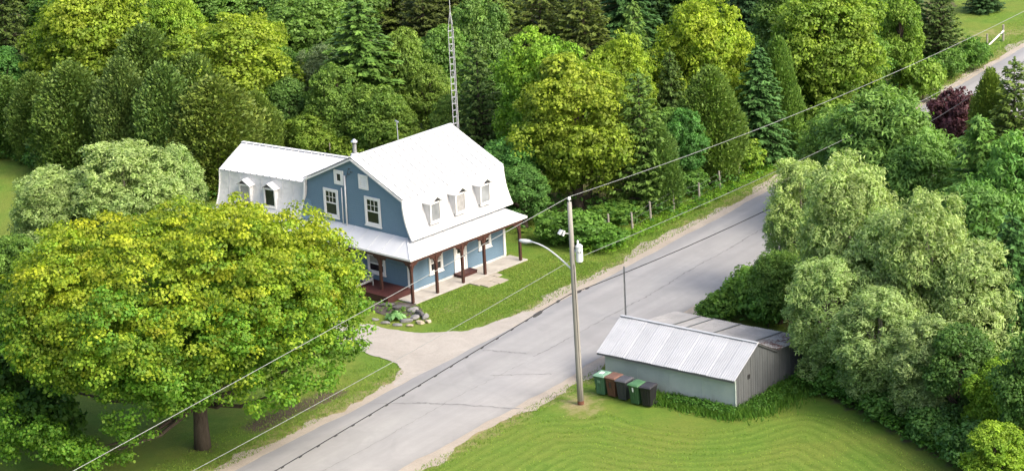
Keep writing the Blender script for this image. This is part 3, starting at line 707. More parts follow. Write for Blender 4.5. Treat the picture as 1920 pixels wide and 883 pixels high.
# curved street lamp arm reaching over the road
arm = MB(); pts = []; rad = []
for i in range(11):
    q = i/10; d = 2.35*q; z = 6.55 + 1.12*math.sin(q*math.pi*.5) - .06*q; pts.append((pp(6.6)[0]+RN[0]*d, RN[1]*d, z)); rad.append(.045-.012*q)
lamp = MB().tube(pts, rad, 8).build('lamp_arm', 'lamp_metal', pole, smooth=True)
e = Vector(pts[-1]); dv = Vector((RN[0], RN[1], -.03)); sd = Vector((RN[1], -RN[0], 0))
mb = MB(); secs = [(-.1, .05, .05), (.05, .10, .08), (.3, .15, .09), (.52, .12, .07), (.62, .04, .04)]; V = []
for d, wv, hv in secs:
    for k in range(8):
        a = 2*math.pi*k/8; V.append(e+dv*d+sd*wv*math.cos(a)+Vector((0, 0, 1))*(hv*math.sin(a)))
mb.add(V, [(i*8+k, i*8+(k+1) % 8, i*8+8+(k+1) % 8, i*8+8+k) for i in range(4) for k in range(8)]+[tuple(range(8)), tuple(range(32, 40))])
mb.build('lamp_head', 'lamp_metal', lamp, smooth=True)
mb = MB(); mb.bar(e+dv*.15-Vector((0, 0, .085)), e+dv*.45-Vector((0, 0, .08)), .2, .03); mb.build('lens', 'glass_pale', lamp)
# small floodlights
fl = MB().tube([(pp(8.35)[0], 0, 8.35), (pp(8.35)[0]-.32, -.05, 8.38)], .02, 6).build('floodlight_bracket', 'lamp_metal', pole)
for dx, dz, ry in ((-.36, 8.40, .4), (-.50, 8.46, .7)):
    MB().box(-.04, .04, -.08, .08, -.12, .12).build('floodlight', 'lamp_metal', fl, loc=(pp(8.35)[0]+dx, -.05, dz), rot=(0, ry, .5))
MB().tube([(pp(z)[0]+.05, -.13, z) for z in (.1, 3, 6.9)], .012, 5).build('ground_wire', 'cable_black', pole)

def pline(name, label, zl, zr, off, r, mat, sl=-85, sr=110):
    pts = []
    for sv in np.concatenate([np.arange(sl, 0, 2.5), [0], np.arange(2.5, sr, 2.5)]):
        a = abs(sv); z = zl(a) if sv < 0 else zr(a)
        pts.append((PX+LEAN+RD[0]*sv+RN[0]*off, PY+RD[1]*sv+RN[1]*off, z))
    o = MB().tube(pts, r, 6).build(name, mat, smooth=True); tag(o, label, 'power line'); return o
pline('power_line', 'highest bare power line running over the top of the utility pole', lambda a: 10.1-.050*a+.00008*a*a, lambda a: 10.1-.080*a+.00092*a*a, 0, .014, 'wire_metal')
pline('power_line', 'middle pale power line passing below the transformer', lambda a: 6.98-.046*a+.0006*a*a, lambda a: 6.98-.052*a+.0007*a*a, .14, .011, 'wire_metal')
cable = pline('telephone_cable', 'low black telephone cable with splice cases over the road', lambda a: 5.42-.056*a+.0004*a*a, lambda a: 5.38-.082*a+.0016*a*a, .2, .022, 'cable_black')
cable['category'] = 'cable'
def cz(sv): a = abs(sv); return (5.42-.056*a+.0004*a*a) if sv < 0 else (5.38-.082*a+.0016*a*a)
def cpt(sv): return (PX+LEAN+RD[0]*sv+RN[0]*.2, PY+RD[1]*sv+RN[1]*.2, cz(sv)-.03)
for s0, s1, r in ((-2.95, -2.25, .075), (-1.1, -.8, .055), (.35, .95, .06), (1.3, 1.6, .04)):
    MB().tube([cpt(s0), cpt(s0+.1), cpt(s1-.1), cpt(s1)], [r*.5, r, r, r*.5], 8).build('splice_case', 'cable_black', cable)
for s0 in np.arange(-30, -3, 1.15): MB().tube([cpt(s0), cpt(s0+.16)], .033, 6).build('lashing_clip', 'cable_black', cable)

# steel post behind the shed
sx_, sy_ = G(1173.5, 603); sp_ = empty('sign_post', (sx_, sy_, 0)); tag(sp_, 'thin bare steel post standing behind the shed by the road', 'post')
mb = MB(); mb.box(-.045, .045, -.012, .012, -.05, 2.95); mb.build('shaft', 'steel_post', sp_)
mb = MB(); mb.box(-.045, -.033, -.05, -.013, -.05, 2.95); mb.build('flange', 'steel_post', sp_)
mb = MB(); mb.box(.033, .045, -.05, -.013, -.05, 2.95); mb.build('flange', 'steel_post', sp_)

# ------------------------------------------------------------------ shed with lean-to
SX, SY, SPSI = 9.863, 115.372, -.663
SL, SG, SH, SRZ = 7.30, 3.713, 1.733, 2.785
shed = empty('shed', (SX, SY, 0), SPSI); tag(shed, 'pale green shed with grey metal roof and weathered lean-to', 'shed')
mb = MB(); mb.box(-SL, -.03, 0, .05, 0, SH); mb.build('painted_wall', 'shed_paint', shed)
for u in (-SL*.25, -SL*.5, -SL*.75): MB().box(u-.03, u+.03, -.008, -.001, .05, SH-.02).build('batten', 'shed_paint', shed)
mb = MB(); mb.box(-.028, .012, -.02, .06, 0, SH-.03); mb.build('corner_board', 'shed_paint', shed)
mb = MB().prism([(-SL, .052, 0), (-SL, SG, 0), (-SL, SG, SH), (-SL, SG/2, SRZ-.03), (-SL, .052, SH)], (0, 0, 0), (.05, 0, 0)); mb.build('road_wall', 'weathered_board', shed)
def rz_(v): return SH+(SRZ-SH)*(1-abs(v-SG/2)/(SG/2)) if v <= 3.60 else 1.93-(v-3.60)*.105
bw = .205; v = .062; k = 0
while v < 6.0:
    v1 = v+bw*random.uniform(.85, 1.15); vm = (v+v1)/2; x = random.uniform(0, .012)
    MB().prism([(x, v, -.02), (x, v1-.012, -.02), (x, v1-.012, rz_(v1)-.04), (x, v, rz_(v)-.04)], (-.03, 0, 0), (0, 0, 0)).build('plank', 'weathered_board', shed); v = v1
MB().prism([(-.06, .052, 0), (-.06, 6.0, 0), (-.06, 6.0, 1.62), (-.06, 3.7, 1.86), (-.06, SG/2, SRZ-.08), (-.06, .052, SH-.06)], (0, 0, 0), (.025, 0, 0)).build('backing_wall', 'bark', shed)
mb = MB(); mb.box(-SL, -.03, 5.95, 6.0, 0, 1.6); mb.build('back_wall', 'weathered_board', shed)
mb = MB(); mb.box(-SL, -SL+.05, SG, 5.95, 0, 1.62); mb.build('lean_to_wall', 'weathered_board', shed)
MB().box(.008, .022, 1.04, 1.24, 1.26, 1.48).build('peep_hole', 'rubber', shed)
def corr(parent, name, u0, u1, pr, mat, wav=.12, amp=.014, lift=0):
    nu = max(3, int(round((u1-u0)/wav))*4+1); V = []
    (v0, z0), (v1, z1) = pr; nv = 3
    for i in range(nu):
        u = u0+(u1-u0)*i/(nu-1); h = amp*math.sin(2*math.pi*(u-u0)/wav)+lift
        for k in range(nv): q = k/(nv-1); V.append((u, v0+(v1-v0)*q, z0+(z1-z0)*q+h))
    return MB().add(V, [(i*nv+k, (i+1)*nv+k, (i+1)*nv+k+1, i*nv+k+1) for i in range(nu-1) for k in range(nv-1)]).build(name, mat, parent, smooth=True)
ra = MB().bar((-SL-.32, SG/2, SRZ+.035), (.10, SG/2, SRZ+.035), .18, .02).build('roof', 'shed_roof_metal', shed)
ns = 10; wS = (SL+.42)/ns
ez = SH-.25*(SRZ-SH)/(SG/2)
for k in range(ns):
    corr(ra, 'roof_sheet', -SL-.32+k*wS, -SL-.32+(k+1)*wS+.03, ((SG/2, SRZ+.02), (-.25, ez+.02+random.uniform(-.006, .006))), 'shed_roof_metal', lift=.014*(k % 2))
for k in range(ns):
    corr(ra, 'roof_sheet', -SL-.32+k*wS, -SL-.32+(k+1)*wS+.03, ((SG/2, SRZ+.02), (3.63, 1.86)), 'old_roof_metal', lift=.014*(k % 2))
for k in range(ns):
    corr(ra, 'lean_to_sheet', -SL-.32+k*wS, -SL-.32+(k+1)*wS+.03, ((3.55, 1.965), (6.45, 1.60+random.uniform(-.02, .02))), 'old_roof_metal', lift=.012*(k % 2))
for k in (2, 3, 5, 8): MB().bar((-SL-.32+k*wS, 3.6, 1.985), (-SL-.32+k*wS, 6.4, 1.64), .09, .035).build('roof_batten', 'weathered_board', ra)
rt = MB(); rt.bar((.07, -.25, ez-.03), (.07, SG/2, SRZ-.02), .03, .10, up=(0, 0, 1)); rt.bar((.07, SG/2, SRZ-.02), (.07, 3.6, 1.84), .03, .1); rt.bar((.07, 3.6, 1.9), (.07, 6.4, 1.56), .03, .1)
rt.build('rake_board', 'weathered_board', shed)
MB().bar((-SL-.3, -.23, ez-.045), (.06, -.23, ez-.045), .03, .08).build('eave_board', 'weathered_board', shed)

# ------------------------------------------------------------------ wheeled bins
def wheelie(x, y, rz, body, lid, label, mark=None, sc_=1.0, lidmark=False):
    r = empty('wheeled_bin', (x, y, 0), rz); r.scale = (sc_,)*3; tag(r, label, 'bin', 'wheeled bins beside the shed')
    b = MB()
    lo, hi, zz = (.22, .24), (.28, .34), (.05, .98)
    V = []
    for (hx, hy), z in (((.20, .22), .05), ((.22, .24), .10), ((.275, .325), .90), ((.295, .345), .91), ((.295, .345), .97)):
        V += [(-hx, -hy, z), (hx, -hy, z), (hx, hy, z), (-hx, hy, z)]
    Fc = [(i*4+k, i*4+(k+1) % 4, i*4+4+(k+1) % 4, i*4+4+k) for i in range(4) for k in range(4)] + [(3, 2, 1, 0), (16, 17, 18, 19)]
    b.add(V, Fc).build('body', body, r, bevel=.02)
    l = MB(); V = []
    for (hx, y0, y1), z in (((.31, -.40, .36), .972), ((.31, -.40, .36), 1.0), ((.27, -.33, .33), 1.055), ((.20, -.24, .26), 1.07)):
        V += [(-hx, y0, z), (hx, y0, z), (hx, y1, z), (-hx, y1, z)]
    l = l.add(V, [(i*4+k, i*4+(k+1) % 4, i*4+4+(k+1) % 4, i*4+4+k) for i in range(3) for k in range(4)]+[(3, 2, 1, 0), (12, 13, 14, 15)]).build('lid', lid, r, bevel=.012)
    MB().tube([(-.22, .36, .95), (-.22, .43, .98), (.22, .43, .98), (.22, .36, .95)], .018, 6).build('handle', body, r)
    for sg in (-1, 1):
        w = MB().tube([(sg*.235, .27, .10), (sg*.285, .27, .10)], .10, 14).build('wheel', 'rubber', r)
        MB().tube([(sg*.286, .27, .10), (sg*.292, .27, .10)], .05, 10).build('hub', body, w)
    for xx in (-.12, .12): MB().bar((xx, -.262, .2), (xx, -.335, .82), .03, .03).build('moulding', body, r)
    if mark == 'white': MB().prism([(-.05, -.322, .68), (.03, -.322, .68), (.03, -.350, .90), (-.05, -.350, .90)], (0, -.004, 0), (0, -.012, 0)).build('label_plate', 'sticker', r)
    if mark == 'crest': MB().prism([(-.08, -.318, .66), (.08, -.318, .66), (.08, -.338, .80), (-.08, -.338, .80)], (0, -.004, 0), (0, -.012, 0)).build('label_plate', 'bin_lid_mint', r)
    if mark == 'dark': MB().prism([(-.05, -.302, .52), (.05, -.302, .52), (.05, -.330, .76), (-.05, -.330, .76)], (0, -.004, 0), (0, -.012, 0)).build('label_plate', 'dark_metal', r)
    if lidmark: MB().box(-.1, .1, -.15, .1, 1.071, 1.076).build('lid_sticker', 'sticker', l)
B = [(1131, 738, 'bin_light_green', 'bin_lid_mint', 'light green wheeled bin with mint lid, nearest the utility pole', 'crest', True),
     (1152.5, 742, 'bin_brown', 'bin_lid_brown', 'brown wheeled bin between the light green and charcoal bins', 'dark', False),
     (1172, 748, 'bin_charcoal', 'bin_lid_charcoal', 'charcoal wheeled bin between the brown and dark green bins', None, False),
     (1196, 756, 'bin_green', 'bin_lid_green', 'dark green wheeled bin with a white label on its front', 'white', False),
     (1217, 760, 'bin_black', 'bin_lid_black', 'black wheeled bin at the end of the row, against tall grass', None, False)]
for i, (x, y, b1, b2, lb, mk, lm) in enumerate(B):
    gx_, gy_ = G(x, y); wheelie(gx_, gy_, SPSI+(.05, -.03, .04, -.06, .1)[i]+.0, b1, b2, lb, mk, 1.0, lm)

# ------------------------------------------------------------------ fence along the far verge
fence = empty('wire_fence', (0, 0, 0)); tag(fence, 'old wire fence on grey wooden posts along the road verge', 'fence')
FP = [(1142, 437.3, 1.05), (1186.6, 435.5, 1.10), (1221, 419, 1.22), (1263.8, 397.5, 1.28), (1311.6, 380, 1.13), (1350.7, 356, 1.08), (1387, 334, 1.08), (1461, 295, 1.05), (1501.5, 267.6, 1.0), (1534, 243, .95), (1580, 215, 1.0), (1640, 186, 1.0), (1700, 158, 1.0)]
FPW = []
for i, (x, y, h) in enumerate(FP):
    gx_, gy_ = G(x, y); FPW.append((gx_, gy_, h)); a, b = random.uniform(-.06, .06), random.uniform(-.05, .05)
    MB().tube([(gx_, gy_, -.1), (gx_+a*.5, gy_+b*.5, h*.5), (gx_+a, gy_+b, h*1.06)], [.07, .065, .058], 7).build('post', 'fence_wood', fence)
for zf in (.35, .7, .95):
    MB().tube([(x, y, h*zf) for x, y, h in FPW[1:]], .0035, 4).build('wire', 'wire_metal', fence)
bx, by = G(1881, 77); bx2, by2 = G(1851, 84)
gate = empty('fence_brace', (bx, by, 0)); tag(gate, 'far fence corner of two posts with a pale diagonal plank', 'fence')
MB().tube([(0, 0, -.1), (0, 0, 1.15)], .075, 8).build('post', 'fence_wood', gate)
MB().tube([(bx2-bx, by2-by, -.1), (bx2-bx, by2-by, .75)], .065, 8).build('post', 'fence_wood', gate)
MB().bar((.02, -.08, .75), (bx2-bx, by2-by-.10, -.12), .05, .11).build('plank', 'white_trim', gate)

# ------------------------------------------------------------------ flower bed by the deck: soil, stones
bed = sheet('flower_bed', [hw(u, v)[:2] for u, v in ((-1.9, -.2), (-1.2, -.15), (-1.1, -1.5), (-1.4, -2.3), (-2.2, -2.6), (-3.1, -1.9), (-3.2, -.4), (-2.6, .6), (-2.0, .8))], .012, 'bed_soil', .04, 9)
tag(bed, 'dark soil flower bed between the red deck and the driveway')
def rock(x, y, sx, sy, sz, rz, mat, label, seed):
    r = np.random.default_rng(seed); n1, n2 = 9, 6; V = []
    for i in range(n2+1):
        ph = math.pi*i/n2
        for k in range(n1):
            a = 2*math.pi*k/n1; V.append((math.sin(ph)*math.cos(a), math.sin(ph)*math.sin(a), math.cos(ph)))
    V = np.array(V); V = np.sign(V)*np.abs(V)**.75
    for _ in range(7):                                   # cut facets
        d = r.normal(size=3); d /= np.linalg.norm(d); h = r.uniform(.55, .9); e = V@d; V = V-np.outer(np.maximum(e-h, 0), d)
    V = V*np.array([sx, sy, sz]); V[:, 2] += sz*.55
    Fc = [(i*n1+k, i*n1+(k+1) % n1, (i+1)*n1+(k+1) % n1, (i+1)*n1+k) for i in range(n2) for k in range(n1)]
    me = bpy.data.meshes.new('rock'); me.from_pydata(V.tolist(), [], [f[::-1] for f in Fc]); me.materials.append(M[mat])
    o = link('rock', me, None, (x, y, .0), (0, 0, rz)); tag(o, label, 'rock', 'stones edging the flower bed')
RK = [(726, 573, .62, .22, .13, .2, 'rock_dark', 'long dark stone just under the red deck edge'),
      (752, 579, .72, .25, .16, -.1, 'rock_dark', 'long dark ledge stone behind the hosta'),
      (775, 584, .40, .28, .20, .5, 'rock_grey', 'grey stone next to the corner porch post'),
      (786, 592, .20, .55, .24, .6, 'rock_dark', 'upright dark slab leaning among the grey stones'),
      (797, 597, .32, .26, .22, .3, 'rock_grey', 'grey stone at the lawn end of the bed'),
      (777, 598, .42, .30, .17, 1.1, 'rock_grey', 'flat grey stone right of the hosta'),
      (762, 603, .45, .28, .13, .2, 'rock_grey', 'flat grey stone in front of the hosta toward the lawn'),
      (789, 606, .36, .24, .15, -.3, 'rock_tan', 'tan stone at the driveway corner of the bed'),
      (803, 604, .24, .2, .13, .8, 'rock_tan', 'small tan stone at the grass tip of the bed'),
      (770, 611, .30, .17, .09, .1, 'rock_tan', 'low tan stone on the driveway edge'),
      (745, 610, .38, .16, .09, -.2, 'rock_grey', 'low grey kerb stone below the hosta'),
      (722, 606, .42, .16, .09, -.1, 'rock_grey', 'low grey kerb stone left of the hosta'),
      (702, 600, .36, .15, .09, -.2, 'rock_grey', 'low grey kerb stone nearest the maple foliage')]
for i, (x, y, a, b, c, rz, mt, lb) in enumerate(RK):
    gx_, gy_ = G(x, y); rock(gx_, gy_, a*.78, b*.8, c*.8, rz, mt, lb, 40+i)

# ------------------------------------------------------------------ vegetation: every leaf or spray is a small folded face
def unit(a): return a/(np.linalg.norm(a, axis=-1, keepdims=True)+1e-9)
def cards(P, D, N, L, W, tint, fold=.18):
    D = unit(D); S = unit(np.cross(N, D)); N2 = np.cross(D, S); L = np.broadcast_to(np.asarray(L, float), len(P))[:, None]; W = np.broadcast_to(np.asarray(W, float), len(P))[:, None]
    v = np.stack([P-D*L*.5, P+S*W*.5+N2*W*fold, P+D*L*.5-N2*L*.08, P-S*W*.5+N2*W*fold], 1)
    t = np.ones((len(P), 4), np.float32); t[:, 0] = tint[0]; t[:, 1] = tint[1]; t[:, 2] = 0
    return v, np.repeat(t, 4, 0)
def card_mesh(name, parts, mat):
    v = np.concatenate([p[0].reshape(-1, 3) for p in parts]); t = np.concatenate([p[1] for p in parts])
    return npmesh(name, v, np.arange(len(v)).reshape(-1, 4), mat, False, tint=t)
def fib(n, r):
    i = np.arange(n)+.5; ph = np.arccos(1-2*i/n); th = math.pi*(1+5**.5)*i + r.uniform(0, 6)
    d = np.stack([np.cos(th)*np.sin(ph), np.sin(th)*np.sin(ph), np.cos(ph)], 1); return unit(d + r.normal(0, .16, d.shape))
def puffs_to_leaves(r, C, out, pr, lpp, leaf, asp, young, spread=1., droop=.0, flat=.75, upb=.35):
    n = len(C); k = np.repeat(np.arange(n), lpp); m = len(k)
    d = unit(r.normal(size=(m, 3))); d = unit(d + .55*out[k] + np.array([0, 0, upb]))
    rad = pr[k]*r.random(m)**.45*spread; P = C[k] + d*rad[:, None]*np.array([1, 1, flat])
    N = unit(d + r.normal(0, .45, (m, 3)) + np.array([0, 0, .35])); D = np.cross(N, r.normal(size=(m, 3))); D[:, 2] -= droop*np.linalg.norm(D, axis=1)
    L = leaf*r.uniform(.7, 1.3, m); val = np.clip(.5+.24*r.normal(size=n)[k]+.09*r.normal(size=m), 0, 1)
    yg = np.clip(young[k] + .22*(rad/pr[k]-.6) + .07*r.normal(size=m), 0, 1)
    return cards(P, D, N, L, L*asp, (val, yg))
def broad(name, seed, R, H, z0, nl, pl, lpp, leaf, asp, mat, lobe=(.27, .42), puff=(.34, .62), ybase=.35, yh=.3, droop=0., low=-.35, extra=None, bark='bark', rs=.72, flatk=1.0, trunk_r=None, upb=.35, flat=.75):
    r = np.random.default_rng(seed); zc = (z0+H)/2; hz = (H-z0)/2
    d = fib(nl, r); ls = r.uniform(*lobe, nl)*R; env = np.array([R, R, hz])
    LC = d*np.maximum(env-ls[:, None]*np.array([1, 1, flatk]), .2)*r.uniform(rs, 1.06, nl)[:, None] + np.array([0, 0, zc])
    inner = r.normal(0, .3, (max(3, nl//5), 3))*env+np.array([0, 0, zc]); LC = np.vstack([LC, inner]); ls = np.r_[ls, np.full(len(inner), .3*R)]
    if extra is not None:
        LC = np.vstack([LC, [e[:3] for e in extra]]); ls = np.r_[ls, [e[3] for e in extra]]
    C, O, PR, YG = [], [], [], []
    ly = r.normal(0, .16, len(LC))
    for i, c in enumerate(LC):
        n = max(6, int(pl*(ls[i]/(np.mean(lobe)*R))**2)); q = unit(r.normal(size=(n, 3))); pos = c + q*ls[i]*r.uniform(.72, 1.08, n)[:, None]*np.array([1, 1, .82])
        g = unit((pos-np.array([0, 0, zc-.25*hz]))/env); keep = ((q*g).sum(1) > low) & (pos[:, 2] > z0*.55)
        pos, g, q = pos[keep], g[keep], q[keep]; C.append(pos); O.append(unit(g+q)); PR.append(r.uniform(*puff, len(pos))*min(1, ls[i]/(.26*R)+.35))
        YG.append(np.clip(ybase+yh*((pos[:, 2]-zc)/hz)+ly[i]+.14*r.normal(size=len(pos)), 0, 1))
    C, O, PR, YG = np.vstack(C), np.vstack(O), np.concatenate(PR), np.concatenate(YG)
    cr = card_mesh(name+'_crown', [puffs_to_leaves(r, C, O, PR, lpp, leaf, asp, YG, droop=droop, upb=upb, flat=flat)], mat)
    tr_ = trunk_r or .035*H
    tm = MB(); tm.tube([(0, 0, -.2), (.02, 0, z0*.5), (.06, -.04, z0+.15*H), (0, .05, zc), (.05, 0, H*.82)], [tr_*1.25, tr_, tr_*.85, tr_*.55, tr_*.2], 10)
    for i in r.permutation(len(LC))[:max(6, nl//2)]:
        c = LC[i]; b = np.array([0, 0, max(z0*.8, min(c[2]-.25*H, zc))]); mid = (b+c)/2+np.array([0, 0, -.04*H]); tm.tube([b, mid, c], [tr_*.42, tr_*.26, tr_*.08], 6, False)
    return cr, tm.mesh(name+'_trunk', bark, True), R, H
def conifer(name, seed, R, H, mat, z0=.4, step=.34, nb=14, cardL=.36, cardW=.17, per=66, pw=.62, droop=.22, tipup=.1, ybase=.25, sag=.0, bark='bark'):
    r = np.random.default_rng(seed); parts = []; z = z0; tm = MB(); tm.tube([(0, 0, -.2), (0, 0, H*.5), (0, 0, H)], [.022*H, .014*H, .01], 8)
    P_, D_, N_, V_, Y_, L_ = [], [], [], [], [], []
    while z < H-.1:
        q = (z-z0)/(H-z0); ln = R*(1-q)**pw*(1 if q > .08 else .75+q*3); nbb = max(5, int(nb*(.55+.45*(1-q))))
        for b in range(nbb):
            a = 2*math.pi*(b+r.random())/nbb; l = ln*r.uniform(.72, 1.12)+.12; n = max(5, int(per*l/R*1.15)); t = r.random(n)**.6
            e = np.array([math.cos(a), math.sin(a), 0]); zz = z+r.normal(0, .08) + (-droop*l*t + tipup*l*t*t)
            side = r.normal(0, 1, n)*.20*l*(1.1-t); perp = np.array([-e[1], e[0], 0])
            P = e*(t*l)[:, None] + perp*side[:, None]; P[:, 2] = zz - np.abs(side)*.2 + r.normal(0, .05, n)
            D = e + perp*(np.sign(side)*r.uniform(.2, 1.0, n))[:, None] + r.normal(0, .2, (n, 3)); D[:, 2] += -.15-sag
            N = np.array([0, 0, 1.])+r.normal(0, .35, (n, 3))+.35*e
            P_.append(P); D_.append(D); N_.append(N); V_.append(np.clip(.5+.2*r.normal(size=n)+.12*r.normal(), 0, 1)); Y_.append(np.clip(ybase+.5*(t-.55)+.15*r.normal(size=n), 0, 1))
            L_.append(cardL*r.uniform(.65, 1.25, n))
            if b % 2 == 0: tm.tube([(0, 0, z), tuple(e*l*.9+np.array([0, 0, z-droop*l*.9+tipup*l*.8]))], [.012*H*(1-q)+.01, .006], 4, False)
        z += step*r.uniform(.8, 1.2)
    n = 24; P = np.stack([r.normal(0, .05, n), r.normal(0, .05, n), H-r.random(n)*.6], 1); P_.append(P); D_.append(np.array([0, 0, 1.])+r.normal(0, .4, (n, 3))); N_.append(r.normal(size=(n, 3))); V_.append(np.full(n, .6)); Y_.append(np.full(n, .6)); L_.append(np.full(n, cardL*.7))
    L = np.concatenate(L_)
    cr = card_mesh(name+'_crown', [cards(np.vstack(P_), np.vstack(D_), np.vstack(N_), L, L*cardW/cardL, (np.concatenate(V_), np.concatenate(Y_)), .1)], mat)
    return cr, tm.mesh(name+'_trunk', bark, True), R, H
def cedar(name, seed, R, H, mat='needle_cedar', n=3200, lpp=13, leaf=.23, asp=.5):
    r = np.random.default_rng(seed); u = r.random(n); z = .15+(H-.15)*u**1.15; a = r.uniform(0, 2*math.pi, n)
    q = z/H; rad = R*np.where(q < .3, .78+.22*(q/.3), np.clip(1-((q-.3)/.7)**2.1, 0, 1)**.72)
    bumpy = 1+.13*np.sin(3*a+z*1.3+r.uniform(0, 6))+.10*np.sin(7*a-z*2.1)+r.normal(0, .07, n)
    rad = rad*bumpy*np.where(r.random(n) < .2, .72, 1); e = np.stack([np.cos(a), np.sin(a), np.zeros(n)], 1); C = e*rad[:, None]; C[:, 2] = z
    k = np.repeat(np.arange(n), lpp); m = len(k); P = C[k]+r.normal(0, .17, (m, 3))*np.array([1, 1, 1.2])
    D = np.array([0, 0, .75])+e[k]*.75+r.normal(0, .38, (m, 3)); N = np.cross(D, np.array([0, 0, 1.])+r.normal(0, .9, (m, 3))); N = unit(N)+.9*e[k]
    L = leaf*r.uniform(.6, 1.25, m); val = np.clip(.5+.22*r.normal(size=n)[k]+.15*r.normal(size=m), 0, 1); yg = np.clip(.32+.25*r.normal(size=n)[k]+.15*r.normal(size=m), 0, 1)
    cr = card_mesh(name+'_crown', [cards(P, D, N, L, L*asp, (val, yg), .1)], mat)
    tm = MB().tube([(0, 0, -.2), (0, 0, H*.5), (0, 0, H*.9)], [.02*H, .014*H, .02], 8); return cr, tm.mesh(name+'_trunk', 'bark', True), R, H

PROTO = {}
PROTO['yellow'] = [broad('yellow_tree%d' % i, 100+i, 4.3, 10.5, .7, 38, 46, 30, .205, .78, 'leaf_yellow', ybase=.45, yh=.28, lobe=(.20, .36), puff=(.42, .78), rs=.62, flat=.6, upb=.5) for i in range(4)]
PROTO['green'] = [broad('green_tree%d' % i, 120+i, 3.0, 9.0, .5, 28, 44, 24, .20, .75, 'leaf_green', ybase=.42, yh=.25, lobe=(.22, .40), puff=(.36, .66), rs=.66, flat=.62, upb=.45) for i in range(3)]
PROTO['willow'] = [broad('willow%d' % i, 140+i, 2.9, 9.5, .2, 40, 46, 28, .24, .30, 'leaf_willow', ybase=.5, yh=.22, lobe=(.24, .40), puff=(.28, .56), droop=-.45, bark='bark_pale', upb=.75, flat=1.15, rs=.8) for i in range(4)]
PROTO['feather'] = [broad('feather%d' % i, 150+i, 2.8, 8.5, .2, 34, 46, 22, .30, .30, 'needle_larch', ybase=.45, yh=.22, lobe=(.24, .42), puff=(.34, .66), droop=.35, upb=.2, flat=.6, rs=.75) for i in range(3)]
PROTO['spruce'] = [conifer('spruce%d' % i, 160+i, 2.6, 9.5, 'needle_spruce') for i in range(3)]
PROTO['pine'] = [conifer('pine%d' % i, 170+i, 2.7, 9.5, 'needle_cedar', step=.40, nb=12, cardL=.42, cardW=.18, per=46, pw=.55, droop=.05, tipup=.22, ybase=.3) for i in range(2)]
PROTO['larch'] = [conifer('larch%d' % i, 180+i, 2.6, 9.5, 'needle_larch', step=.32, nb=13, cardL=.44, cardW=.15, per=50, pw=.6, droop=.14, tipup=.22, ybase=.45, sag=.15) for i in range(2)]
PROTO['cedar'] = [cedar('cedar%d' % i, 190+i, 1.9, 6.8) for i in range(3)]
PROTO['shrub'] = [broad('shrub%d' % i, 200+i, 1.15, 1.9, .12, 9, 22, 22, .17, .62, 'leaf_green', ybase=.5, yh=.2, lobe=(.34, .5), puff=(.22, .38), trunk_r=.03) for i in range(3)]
PROTO['purple'] = [broad('purple_tree', 210, 1.6, 3.6, .5, 16, 30, 16, .20, .6, 'leaf_purple', ybase=.45, yh=.2, puff=(.22, .42), lobe=(.22, .36))]
USED = {}
def plant(kind, x, ytop, ybase, wpx, name, label, cat, group=None, tint=(1, 1, 1), var=None, rz=None):
    gx_, gy_ = G(x, ybase); z0, z1 = 0., 30.
    for _ in range(40):
        zm = (z0+z1)/2
        if proj((gx_, gy_, zm))[1] > ytop: z0 = zm
        else: z1 = zm
    H = z0; R = wpx/2*proj((gx_, gy_, H/2))[2]/F
    i = USED.get(kind, 0); USED[kind] = i+1; vs = PROTO[kind]; cr, tk, R0, H0 = vs[(i if var is None else var) % len(vs)]
    o = empty(name, (gx_, gy_, 0), (i*2.399) % 6.283 if rz is None else rz); tag(o, label, cat, group)
    sc_ = (R/R0, R/R0, H/H0)
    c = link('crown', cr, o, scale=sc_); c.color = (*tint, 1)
    tkk = link('trunk', tk, o, scale=(sc_[0], sc_[1], sc_[2]*.98))
    return o
FW_ = 'trees of the wood behind the house'
def T(kind, x, yt, yb, w, label, tint=(1, 1, 1), name=None, **k):
    nm = name or {'yellow': 'maple_tree', 'green': 'broadleaf_tree', 'willow': 'willow_tree', 'spruce': 'spruce_tree', 'pine': 'pine_tree', 'larch': 'larch_tree', 'feather': 'larch_tree', 'cedar': 'cedar_tree', 'shrub': 'shrub', 'purple': 'purple_leaf_tree'}[kind]
    grp = k.pop('group', FW_ if kind != 'shrub' else 'shrubs along the verges and wood edge')
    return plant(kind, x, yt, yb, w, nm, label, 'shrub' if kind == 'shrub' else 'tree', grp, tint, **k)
OL = (.72, .72, .75)
# -- wood, left third
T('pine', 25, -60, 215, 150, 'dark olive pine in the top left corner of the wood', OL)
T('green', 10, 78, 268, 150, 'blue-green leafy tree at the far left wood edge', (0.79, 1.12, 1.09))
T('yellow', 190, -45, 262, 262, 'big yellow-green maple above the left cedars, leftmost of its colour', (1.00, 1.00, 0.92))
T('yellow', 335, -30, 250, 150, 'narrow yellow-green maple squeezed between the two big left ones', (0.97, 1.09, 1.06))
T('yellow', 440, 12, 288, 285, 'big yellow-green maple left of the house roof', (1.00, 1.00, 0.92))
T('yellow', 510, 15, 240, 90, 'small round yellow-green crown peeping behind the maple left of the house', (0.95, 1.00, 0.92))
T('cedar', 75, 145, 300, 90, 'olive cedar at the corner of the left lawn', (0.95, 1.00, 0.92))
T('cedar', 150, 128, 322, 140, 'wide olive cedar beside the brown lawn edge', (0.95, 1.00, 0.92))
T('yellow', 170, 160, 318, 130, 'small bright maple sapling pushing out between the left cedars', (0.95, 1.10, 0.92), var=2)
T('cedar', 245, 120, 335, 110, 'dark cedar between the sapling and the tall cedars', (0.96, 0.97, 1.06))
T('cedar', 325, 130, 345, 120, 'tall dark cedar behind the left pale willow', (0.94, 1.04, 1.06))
T('cedar', 415, 155, 352, 165, 'broad olive cedar at the end of the house wing', (1.20, 1.10, 0.90))
